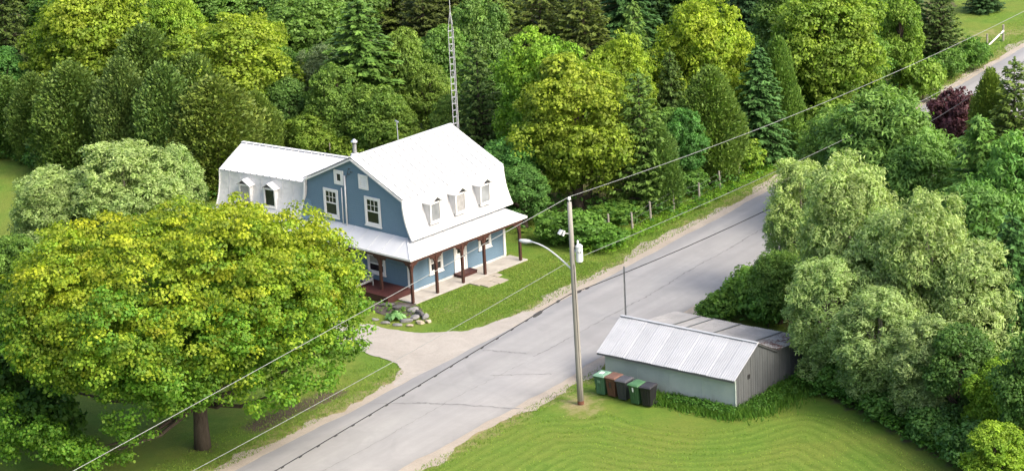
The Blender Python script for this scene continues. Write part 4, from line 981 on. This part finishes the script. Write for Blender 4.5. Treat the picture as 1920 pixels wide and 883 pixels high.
T('cedar', 490, 180, 330, 90, 'narrow bright cedar just behind the wing ridge', (1.15, 1.15, 0.90))
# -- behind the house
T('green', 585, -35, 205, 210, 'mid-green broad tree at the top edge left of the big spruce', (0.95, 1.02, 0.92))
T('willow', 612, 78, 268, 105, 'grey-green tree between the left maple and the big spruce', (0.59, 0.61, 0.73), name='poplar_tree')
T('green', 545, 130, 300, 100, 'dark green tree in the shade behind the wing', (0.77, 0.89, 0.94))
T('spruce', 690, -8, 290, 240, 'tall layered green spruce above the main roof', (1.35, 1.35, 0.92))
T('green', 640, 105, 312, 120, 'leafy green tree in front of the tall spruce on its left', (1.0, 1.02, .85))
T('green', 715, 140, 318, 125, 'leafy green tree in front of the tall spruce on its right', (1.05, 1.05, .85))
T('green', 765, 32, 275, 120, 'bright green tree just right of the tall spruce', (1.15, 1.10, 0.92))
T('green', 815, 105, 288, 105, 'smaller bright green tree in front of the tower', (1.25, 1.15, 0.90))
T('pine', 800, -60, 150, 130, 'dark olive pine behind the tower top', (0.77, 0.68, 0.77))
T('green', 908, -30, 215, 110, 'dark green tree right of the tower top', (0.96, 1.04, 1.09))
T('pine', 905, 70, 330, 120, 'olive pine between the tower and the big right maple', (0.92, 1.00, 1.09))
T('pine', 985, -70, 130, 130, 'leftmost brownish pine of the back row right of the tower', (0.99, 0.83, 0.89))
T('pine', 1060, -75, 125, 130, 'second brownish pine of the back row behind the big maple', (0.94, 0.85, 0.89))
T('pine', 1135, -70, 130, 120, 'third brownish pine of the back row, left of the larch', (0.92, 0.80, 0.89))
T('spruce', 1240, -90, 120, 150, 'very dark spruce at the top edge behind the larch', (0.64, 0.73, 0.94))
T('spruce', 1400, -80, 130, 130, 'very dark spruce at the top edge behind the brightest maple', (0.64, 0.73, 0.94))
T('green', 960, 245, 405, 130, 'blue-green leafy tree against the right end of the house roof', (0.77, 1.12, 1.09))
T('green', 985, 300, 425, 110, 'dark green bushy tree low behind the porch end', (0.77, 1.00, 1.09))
T('green', 590, 195, 320, 110, 'bright green sapling behind the wing ridge and stove pipe', (1.30, 1.20, 0.80))
T('green', 740, 190, 320, 120, 'bright green sapling behind the main ridge and vent mast', (1.10, 1.05, 0.80))
T('green', 850, 165, 320, 80, 'small green tree at the foot of the tower', (1.00, 1.00, 0.90))
# -- right of the house
T('yellow', 1030, 50, 350, 200, 'green-topped left half of the great maple right of the house', (0.82, 1.05, 0.92))
T('yellow', 1085, 92, 392, 250, 'great yellow maple standing right of the house roof', (1.00, 0.97, 0.90))
T('yellow', 1165, 55, 320, 150, 'yellow-green maple behind the great maple on its right', (0.95, 1.02, 0.92))
T('larch', 1196, 0, 290, 110, 'feathery pale larch poking above the maples', (1.00, 1.00, 1.00))
T('pine', 1205, 130, 395, 130, 'olive pine right of the great yellow maple', (1.00, 1.16, 1.06))
T('cedar', 1240, 240, 392, 70, 'small dark cedar at the foot of the olive pine', (0.94, 1.12, 1.06))
T('green', 1288, 185, 352, 85, 'dark blue-green tree behind the round verge shrub', (0.70, 1.06, 1.09))
T('cedar', 1335, 135, 335, 110, 'light olive cedar right of the blue-green tree', (1.05, 1.15, 0.92))
T('larch', 1262, 90, 310, 90, 'grey-green larch between the maples', (0.64, 0.65, 0.71))
T('yellow', 1322, -12, 285, 195, 'brightest yellow maple at the top middle right', (1.12, 1.12, 0.90))
T('spruce', 1425, 85, 305, 140, 'dark blue-green spruce above the fence end', (0.96, 1.12, 1.09))
T('cedar', 1462, 80, 290, 70, 'tall narrow bright cedar right of the dark spruce', (1.00, 1.20, 0.92))
T('yellow', 1545, -50, 238, 240, 'large olive-green maple at the top right above the larch thicket', (0.86, 0.94, 1.06))
T('green', 1690, -30, 185, 95, 'bright green tree leaning toward the far field', (1.20, 1.20, 0.80))
T('pine', 1762, -60, 118, 95, 'dark pine beside the far field', (0.79, 0.85, 1.00))
T('spruce', 1845, -75, 22, 80, 'dark spruce standing alone on the far field', (0.77, 0.85, 1.00))
T('green', 1480, -70, 165, 150, 'dark tree at the top edge between two maples', (0.90, 0.94, 0.94))
T('green', 1625, -60, 150, 110, 'dark tree at the top edge behind the olive-green maple', (0.90, 0.94, 0.94))
# -- rows deeper in the wood
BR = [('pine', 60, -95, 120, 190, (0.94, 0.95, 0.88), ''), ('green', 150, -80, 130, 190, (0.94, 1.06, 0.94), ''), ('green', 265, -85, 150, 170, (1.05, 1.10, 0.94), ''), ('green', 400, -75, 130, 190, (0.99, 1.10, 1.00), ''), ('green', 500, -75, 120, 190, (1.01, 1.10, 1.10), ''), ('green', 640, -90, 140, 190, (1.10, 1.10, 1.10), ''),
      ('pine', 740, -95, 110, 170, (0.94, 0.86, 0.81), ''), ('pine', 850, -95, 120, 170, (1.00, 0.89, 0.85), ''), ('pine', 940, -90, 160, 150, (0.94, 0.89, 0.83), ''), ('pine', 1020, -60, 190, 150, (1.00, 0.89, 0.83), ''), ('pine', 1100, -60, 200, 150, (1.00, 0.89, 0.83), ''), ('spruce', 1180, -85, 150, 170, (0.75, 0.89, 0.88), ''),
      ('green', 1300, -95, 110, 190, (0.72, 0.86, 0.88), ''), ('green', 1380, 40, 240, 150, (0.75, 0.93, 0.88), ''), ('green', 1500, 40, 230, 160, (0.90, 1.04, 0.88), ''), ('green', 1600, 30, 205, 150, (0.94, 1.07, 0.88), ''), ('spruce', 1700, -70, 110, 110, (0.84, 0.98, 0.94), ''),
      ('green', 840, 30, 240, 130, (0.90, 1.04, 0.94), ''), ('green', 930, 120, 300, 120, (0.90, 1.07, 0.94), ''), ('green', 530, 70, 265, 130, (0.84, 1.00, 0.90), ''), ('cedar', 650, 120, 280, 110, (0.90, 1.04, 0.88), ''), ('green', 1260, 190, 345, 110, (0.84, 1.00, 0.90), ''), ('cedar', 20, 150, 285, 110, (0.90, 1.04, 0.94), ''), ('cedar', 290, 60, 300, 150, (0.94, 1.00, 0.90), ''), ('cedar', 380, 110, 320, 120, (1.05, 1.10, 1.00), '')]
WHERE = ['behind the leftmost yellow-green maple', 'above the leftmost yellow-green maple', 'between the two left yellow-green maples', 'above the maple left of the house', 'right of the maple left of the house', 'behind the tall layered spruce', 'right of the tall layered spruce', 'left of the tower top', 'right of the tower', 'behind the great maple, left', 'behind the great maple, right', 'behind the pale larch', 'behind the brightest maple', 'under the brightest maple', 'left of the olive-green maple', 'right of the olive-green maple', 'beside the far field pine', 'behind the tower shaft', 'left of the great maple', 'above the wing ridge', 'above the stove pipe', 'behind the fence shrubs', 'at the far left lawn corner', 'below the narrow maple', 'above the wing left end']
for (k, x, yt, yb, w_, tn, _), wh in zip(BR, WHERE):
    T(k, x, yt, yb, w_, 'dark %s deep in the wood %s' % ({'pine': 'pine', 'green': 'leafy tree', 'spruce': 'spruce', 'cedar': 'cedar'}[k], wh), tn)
# -- shrubs on the verge and under the fence
for x, yt, yb, w_, lb, tn in ((1236, 345, 392, 72, 'round leafy shrub behind the third fence post', (1.15, 1.15, 0.92)), (1295, 318, 362, 70, 'leafy shrub between the fourth and fifth fence posts', (0.80, 1.00, 0.92)),
        (1355, 275, 335, 56, 'leafy shrub behind the sixth fence post', (1.10, 1.15, 0.92)), (1400, 262, 322, 74, 'pale-tipped shrub behind the seventh fence post', (1.60, 1.50, 0.92)),
        (1160, 380, 412, 110, 'wide low shrub behind the first fence posts', (0.95, 1.10, 0.90)), (1085, 395, 460, 110, 'low dark shrub by the porch end', (0.80, 1.00, 0.80)),
        (1128, 425, 462, 100, 'low weedy shrub in front of the first fence post', (0.85, 1.10, 0.75)), (1040, 400, 455, 90, 'low dark shrub touching the house lawn', (0.81, 1.00, 0.80)),
        (1330, 255, 330, 60, 'yellow-green shrub in the shade behind the fence', (1.50, 1.30, 0.70)), (1430, 225, 285, 70, 'dark shrub at the foot of the dark spruce', (0.65, 0.85, 0.90)),
        (1730, 108, 190, 90, 'light green shrub by the far stretch of road', (1.25, 1.25, 0.90)), (1784, 92, 148, 70, 'dark green shrub on the far road verge', (0.85, 1.00, 0.90)),
        (1826, 72, 132, 66, 'round green shrub beside the far fence corner', (0.80, 1.00, 0.80)), (1560, 180, 262, 100, 'pale green shrub at the last fence posts', (1.20, 1.20, 0.92)),
        (1520, 230, 300, 70, 'weedy green shrub between the fence and the willow', (1.10, 1.20, 0.90)), (90, 262, 318, 90, 'dark shrub on the brown edge of the left lawn', (0.54, 0.75, 0.70)),
        (200, 300, 352, 100, 'dark shrub under the wide olive cedar', (0.49, 0.70, 0.70)), (655, 255, 325, 80, 'bright shrub behind the stove pipe', (1.40, 1.30, 0.80)),
        (570, 235, 315, 90, 'bright shrub behind the wing roof ridge', (1.40, 1.30, 0.80))):
    T('shrub', x, yt, yb, w_, lb, tn)
# -- right-hand thicket
RG = 'trees of the thicket right of the road'
T('willow', 1505, 292, 560, 150, 'leftmost pale willow, thin branches hanging over the road', (1.05, 1.05, 0.92), group=RG)
T('willow', 1592, 280, 660, 190, 'tallest pale willow in the middle of the right thicket', (1.00, 1.00, 0.92), group=RG)
T('willow', 1665, 400, 700, 190, 'pale willow between the tallest one and the rounded one', (0.95, 1.00, 0.92), group=RG)
T('willow', 1740, 345, 720, 185, 'pale willow with a rounded top, right of the tallest one', (1.00, 1.00, 0.92), group=RG)
T('willow', 1825, 445, 735, 180, 'lowest pale willow leaning right in the thicket', (0.95, 0.97, 0.92), group=RG)
T('willow', 1555, 470, 712, 170, 'pale willow hanging over the lean-to roof', (0.95, 1.00, 0.92), group=RG)
T('willow', 1650, 540, 765, 190, 'short pale willow at the lawn edge, foliage to the ground', (0.85, 0.90, 0.85), group=RG)
T('willow', 1745, 590, 800, 170, 'short pale willow in front, right of the lawn-edge one', (0.78, 0.80, 0.78), group=RG)
T('shrub', 1362, 540, 598, 85, 'low green verge bush just behind the lean-to ridge', (.85, 1.0, .8))
T('shrub', 1408, 498, 592, 110, 'rounded green verge bush behind the lean-to roof', (.9, 1.05, .8))
T('shrub', 1440, 530, 612, 90, 'dark green bush at the back corner of the lean-to', (.7, .9, .75))
T('feather', 1462, 460, 605, 120, 'loose green bushy tree between the verge bushes and the pale willows', (.85, .92, .8), name='broadleaf_tree', group=RG)
T('feather', 1645, 152, 440, 240, 'big feathery green larch above the pale willows', (0.85, 0.95, 0.90), group=RG)
T('feather', 1570, 195, 400, 160, 'light larch at the left end of the thicket by the road', (1.00, 1.05, 0.92), group=RG)
T('feather', 1740, 225, 480, 180, 'green larch below the purple-leaved tree', (0.80, 0.95, 0.92), group=RG)
T('larch', 1835, 215, 520, 200, 'pointed green larch in front of the far road, right of the purple tree', (0.85, 1.00, 0.92), group=RG)
T('feather', 1905, 235, 560, 200, 'bright green larch cut by the right edge of view', (0.80, 1.05, 0.92), group=RG)
T('feather', 1830, 330, 620, 220, 'dark feathery larch behind the lowest pale willow', (0.67, 0.85, 0.85), group=RG)
T('spruce', 1895, 400, 720, 190, 'dark spruce at the right edge behind the lowest willow', (0.81, 1.00, 0.92), group=RG)
T('cedar', 1870, 455, 650, 90, 'olive cedar in the dark gap at the right edge', (0.80, 0.85, 0.80), group=RG)
T('purple', 1790, 165, 300, 106, 'dark purple-leaved tree in front of the far road', group=RG)
T('pine', 1900, 108, 350, 130, 'olive pine at the right edge by the far road', (0.95, 0.98, 0.92), group=RG)
T('cedar', 1856, 140, 330, 70, 'yellowish cedar beside the far road, right of the purple tree', (1.20, 1.20, 0.80), group=RG)
T('green', 1800, 590, 820, 160, 'dark leafy tree in the shade under the willows', (0.59, 0.72, 0.75), group=RG)
T('green', 1875, 655, 850, 140, 'bright green sapling at the lower right edge', (1.35, 1.35, 0.60), group=RG)
T('green', 1865, 775, 950, 130, 'bright green leafy bush in the bottom right corner', (1.45, 1.40, 0.60), group=RG)
T('green', 1935, 600, 900, 160, 'dark green tree cut by the lower right edge', (0.65, 0.80, 0.80), group=RG)
T('shrub', 1665, 725, 785, 110, 'dark bush at the foot of the willows by the mown lawn', (0.70, 0.90, 0.90))
T('shrub', 1745, 760, 830, 110, 'dark bush where the mown lawn runs under the spruce', (0.65, 0.85, 0.90))
T('shrub', 1810, 790, 875, 110, 'dark bush at the lawn edge beside the bottom right sapling', (0.59, 0.80, 0.90))
T('shrub', 1575, 680, 738, 90, 'bush in the grass at the lean-to corner', (0.76, 0.95, 0.80))
T('shrub', 1332, 562, 600, 60, 'lowest green bush on the verge, nearest the shed ridge', (0.80, 1.00, 0.85))
# -- left foreground
T('willow', 245, 262, 492, 230, 'left pale willow, its taller dome beside the house wing', (1.00, 1.00, 0.92), group=None)
T('willow', 112, 312, 500, 165, 'lower pale willow at the left lawn', (1.00, 1.00, 0.92), group=None)
T('willow', 345, 275, 470, 110, 'small pale willow against the house wing', (0.95, 1.00, 0.92), group=None)
T('green', 42, 425, 600, 130, 'green leafy small tree between left willow and the maple', (1.05, 1.10, 0.92), group=None)
T('shrub', 20, 640, 820, 190, 'dark shaded bush under the left side of the big maple', (0.54, 0.70, 0.60))  # dark tints of the shaded bushes here paint the maple's shade into the leaves
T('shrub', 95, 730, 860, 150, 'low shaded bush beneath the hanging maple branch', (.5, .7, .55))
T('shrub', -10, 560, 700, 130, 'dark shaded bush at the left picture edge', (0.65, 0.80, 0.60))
# bare stems behind the roofs
for i, (x, y0, y1, lb) in enumerate(((536, 237, 300, 'bare pale dead stem behind the wing ridge'), (622, 255, 310, 'short bare dead stem left of the stove pipe'))):
    gx_, gy_ = G(x, y1+20); o = empty('dead_stem', (gx_, gy_, 0)); tag(o, lb, 'dead tree')
    MB().tube([(0, 0, -.1), (0.03, 0.00, 0.92), (0, .05, 3.0-.9*i)], [.07, .055, .03], 7).build('trunk', 'bark_pale', o, smooth=True)
    MB().tube([(0.02, 0.00, 0.92), (.35, .1, 2.1)], [.025, .01], 5).build('limb', 'bark_pale', o)

# the big maple in front
mxg, myg = G(380, 838)
ext = [(-3.0, -5.3, 2.2, 1.25), (-2.9, -5.8, 1.3, .85), (-6.2, -3.2, 2.9, 1.6), (-4.8, -4.6, 2.6, 1.5), (6.7, .6, 4.8, 1.8), (5.7, -2.2, 4.6, 1.8), (-7.4, -1.0, 3.4, 1.6), (2.2, -4.6, 4.3, 1.2), (-1.4, -5.2, 3.6, 1.3), (.4, -5.0, 4.4, 1.2), (-6.8, -3.6, 2.1, 1.2), (-4.0, -5.0, 2.2, 1.2), (4.2, -3.9, 4.0, 1.3), (-7.9, 1.2, 3.2, 1.5)]
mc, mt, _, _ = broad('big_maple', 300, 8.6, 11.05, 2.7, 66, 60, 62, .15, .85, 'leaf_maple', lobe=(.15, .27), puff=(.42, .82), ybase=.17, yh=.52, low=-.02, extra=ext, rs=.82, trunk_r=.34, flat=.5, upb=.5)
bm_ = empty('maple_tree', (mxg, myg, 0), 0); tag(bm_, 'huge round maple with yellowing top in front of the house', 'tree')
bc = link('crown', mc, bm_, loc=(-.85, .6, 0)); link('trunk', mt, bm_)

# ------------------------------------------------------------------ undergrowth, tall grass, weeds
def scatter_line(pts, n, sd, r):
    p = np.asarray(pts, float); L = np.r_[0, np.cumsum(np.hypot(*np.diff(p, axis=0).T))]; u = r.random(n)*L[-1]
    return np.stack([np.interp(u, L, p[:, 0]), np.interp(u, L, p[:, 1])], 1)+r.normal(0, sd, (n, 2))
def weeds(name, label, pts, hgt, lpp, leaf, tint, mat='leaf_weed', seed=1, asp=.5, puff=(.2, .4)):
    _, of = road_so(pts); pts = pts[(of < -1.6) | (of > RWID+1.2)]
    r = np.random.default_rng(seed); n = len(pts); C = np.column_stack([pts, r.uniform(.05, hgt, n)]); O = np.tile([0, 0, 1.], (n, 1))
    me = card_mesh(name, [puffs_to_leaves(r, C, O, r.uniform(*puff, n), lpp, leaf, asp, np.full(n, .4), upb=.8)], mat)
    o = link(name, me); o.color = (*tint, 1); tag(o, label, kind='stuff'); return o
def blades(name, label, pts, h0, h1, tint, seed=1, wd=.035, lean=.35, young=.4):
    r = np.random.default_rng(seed); n = len(pts); P = np.column_stack([pts, np.zeros(n)]); h = r.uniform(h0, h1, n)
    a = r.uniform(0, 6.283, n); S = np.stack([np.cos(a), np.sin(a), np.zeros(n)], 1)*(wd*.5); tip = P + np.column_stack([r.normal(0, lean, (n, 2))*h[:, None], h])
    V = np.stack([P-S, P+S, tip], 1).reshape(-1, 3); t = np.ones((n, 4)); t[:, 0] = np.clip(.5+.25*r.normal(size=n), 0, 1); t[:, 1] = np.clip(young+.25*r.normal(size=n), 0, 1)
    o = link(name, npmesh(name, V, np.arange(len(V)).reshape(-1, 3), 'blade', tint=np.repeat(t, 3, 0))); o.color = (*tint, 1); tag(o, label, kind='stuff'); return o
r = np.random.default_rng(77)
weeds('undergrowth', 'dark leafy undergrowth along the foot of the wood', scatter_line(chaikin(FOREST[:15]), 3400, 1.6, r), .8, 10, .22, (.62, .8, .8), seed=2)
weeds('undergrowth', 'dark leafy undergrowth along the right thicket edge', scatter_line([G(*q) for q in ((1510, 722), (1560, 735), (1640, 768), (1720, 815), (1810, 862), (1900, 910))], 1300, .5, r), .55, 11, .18, (.7, .9, .8), seed=3)
weeds('weeds', 'lush green weeds around the fence posts', scatter_line([G(*q) for q in ((1090, 470), (1150, 465), (1220, 428), (1310, 388), (1390, 345), (1470, 300), (1560, 240))], 1100, .5, r), .12, 10, .12, (1.6, 1.6, .9), seed=4)
qx = np.column_stack([r.uniform(8, 34, 9000), r.uniform(98, 150, 9000)]); qx = qx[inpoly(qx[:, 0], qx[:, 1], RIGHTWOOD)][:2600]
weeds('undergrowth', 'shaded leafy ground cover inside the right thicket', qx, .5, 10, .24, (.8, .95, .85), seed=9, puff=(.3, .6))
weeds('weeds', 'leafy weeds under the thicket on the road side', scatter_line([G(*q) for q in ((1320, 600), (1400, 570), (1480, 500), (1560, 400), (1660, 310))], 900, 1.0, r), .5, 11, .2, (.8, 1, .85), seed=5)
def shp(u, v):
    c, s2 = math.cos(SPSI), math.sin(SPSI); return (SX+u*c-v*s2, SY+u*s2+v*c)
tg = np.vstack([scatter_line([shp(-4.2, -.45), shp(.2, -.55)], 5200, .30, r), scatter_line([shp(.35, -.1), shp(.75, 2.5), shp(.9, 6.2)], 6500, .55, r), scatter_line([shp(-6.9, -.4), shp(-4, -.4)], 1200, .25, r)])
blades('tall_grass', 'tall dark grass growing against the shed walls', tg, .12, .42, (.6, .8, .65), 6, .06)
weeds('weeds', 'dark leafy weeds at the foot of the shed', np.vstack([scatter_line([shp(-3.3, -.42), shp(.15, -.48)], 330, .16, r), scatter_line([shp(.5, .3), shp(.8, 6.2)], 260, .35, r)]), .22, 12, .12, (.62, .82, .7), seed=12)
vg = []
for o0, o1, n in ((-1.6, -.5, 15000), (RWID+.55, RWID+1.5, 11000), (-3.6, -1.4, 16000)):
    sv = r.uniform(-6, 95, n); of = r.uniform(o0, o1, n)
    vg.append(np.array([road_pt(a, b) for a, b in zip(sv, of)]))
vg = np.vstack(vg); dp = np.array([p[:2] for p in [hw(-4.5, -4.5)]])
keep = ~inpoly(vg[:, 0], vg[:, 1], chaikin([G(*q) for q in ((1020, 584), (985, 583), (925, 605), (880, 620), (800, 624), (745, 619), (640, 596), (560, 630), (705, 668), (762, 695), (742, 712), (730, 728), (900, 650))], 2, True))
blades('roadside_grass', 'rough grass blades along both road verges', vg[keep], .04, .12, (1.05, 1.05, .95), 7, .035, .5, .45)
weeds('weeds', 'small green plants in the soil of the flower bed', np.array([hw(u, v)[:2] for u, v in np.column_stack([r.uniform(-3.3, -1.6, 46), r.uniform(-2.2, .4, 46)])]), .1, 9, .10, (1.2, 1.3, .9), seed=14, puff=(.1, .22))
r = np.random.default_rng(31)
q = np.column_stack([r.uniform(-6, 26, 200000), r.uniform(98, 120, 200000)]); q = q[inpoly(q[:, 0], q[:, 1], lawn_poly)]
dm_ = dpoly(q[:, 0], q[:, 1], LAWN_EDGE); ph = (dm_*1.55 + .35*np.sin(q[:, 0]*.8+q[:, 1]*.5) + .2*np.sin(q[:, 1]*1.9)) % 1
pr_ = .10+.55*np.exp(-((ph-.3)/.2)**2)*np.clip(.5+.5*np.sin(q[:, 0]*.45+1.7*np.sin(q[:, 1]*.33)), .1, 1)
q = q[r.random(len(q)) < pr_]
blades('lawn_grass', 'short grass standing in the mown rows of the front lawn', q[:60000], .025, .065, (1.15, 1.15, 1), 15, .05, .8, .5)
q = np.array([hw(u, v)[:2] for u, v in np.column_stack([r.uniform(-2.5, 9.5, 16000), r.uniform(-6.2, -1.5, 16000)])]); _, of = road_so(q); q = q[(of < -1.2)]
q = q[~inpoly(q[:, 0], q[:, 1], chaikin([G(*p) for p in ((1020, 584), (985, 583), (925, 605), (880, 620), (800, 624), (745, 619), (640, 596), (560, 630), (705, 668), (762, 695), (742, 712), (730, 728), (900, 650))], 2, True))]
q = q[~inpoly(q[:, 0], q[:, 1], [hw(u, v)[:2] for u, v in ((2.9, -1.3), (5.2, -1.3), (5.2, -2.0), (4.8, -2.9), (2.9, -2.9))])]
blades('lawn_grass', 'short grass on the lawn between house and road', q, .03, .075, (1.1, 1.1, 1), 16, .045, .7, .45)
# hosta in the bed
hx2, hy2 = G(742, 598); r = np.random.default_rng(5); n = 90; a = r.uniform(0, 6.283, n); q = r.random(n)**.6
P = np.stack([np.cos(a)*q*.48, np.sin(a)*q*.48, .42-.28*q+r.normal(0, .03, n)], 1); e = np.stack([np.cos(a), np.sin(a), -.25-.3*q], 1)
hm = card_mesh('hosta', [cards(P, e, np.array([0, 0, 1.])+.5*e+r.normal(0, .15, (n, 3)), .30, .19, (np.clip(r.normal(.5, .2, n), 0, 1), np.clip(r.normal(.5, .25, n), 0, 1)), .12)], 'leaf_hosta')
ho = empty('hosta_plant', (hx2, hy2, .01)); tag(ho, 'round light green hosta between the bed stones', 'plant'); link('leaves', hm, ho)
# blossoming bush at the left edge
wb = plant('shrub', 8, 525, 600, 70, 'blossom_bush', 'white blossoming bush at the left edge behind the maple', 'shrub', None, (.9, 1, .9))
r = np.random.default_rng(8); d = unit(r.normal(size=(500, 3))); P = d*np.array([.95, .95, .8])+np.array([0, 0, 1.0]); P = P[P[:, 2] > .3]; d = d[:0]
bl = card_mesh('blossoms', [cards(P, r.normal(size=P.shape), unit(P-np.array([0, 0, 1.]))+r.normal(0, .3, P.shape), .13, .12, (np.full(len(P), .5), np.full(len(P), .6)))], 'petal')
link('blossom', bl, wb)
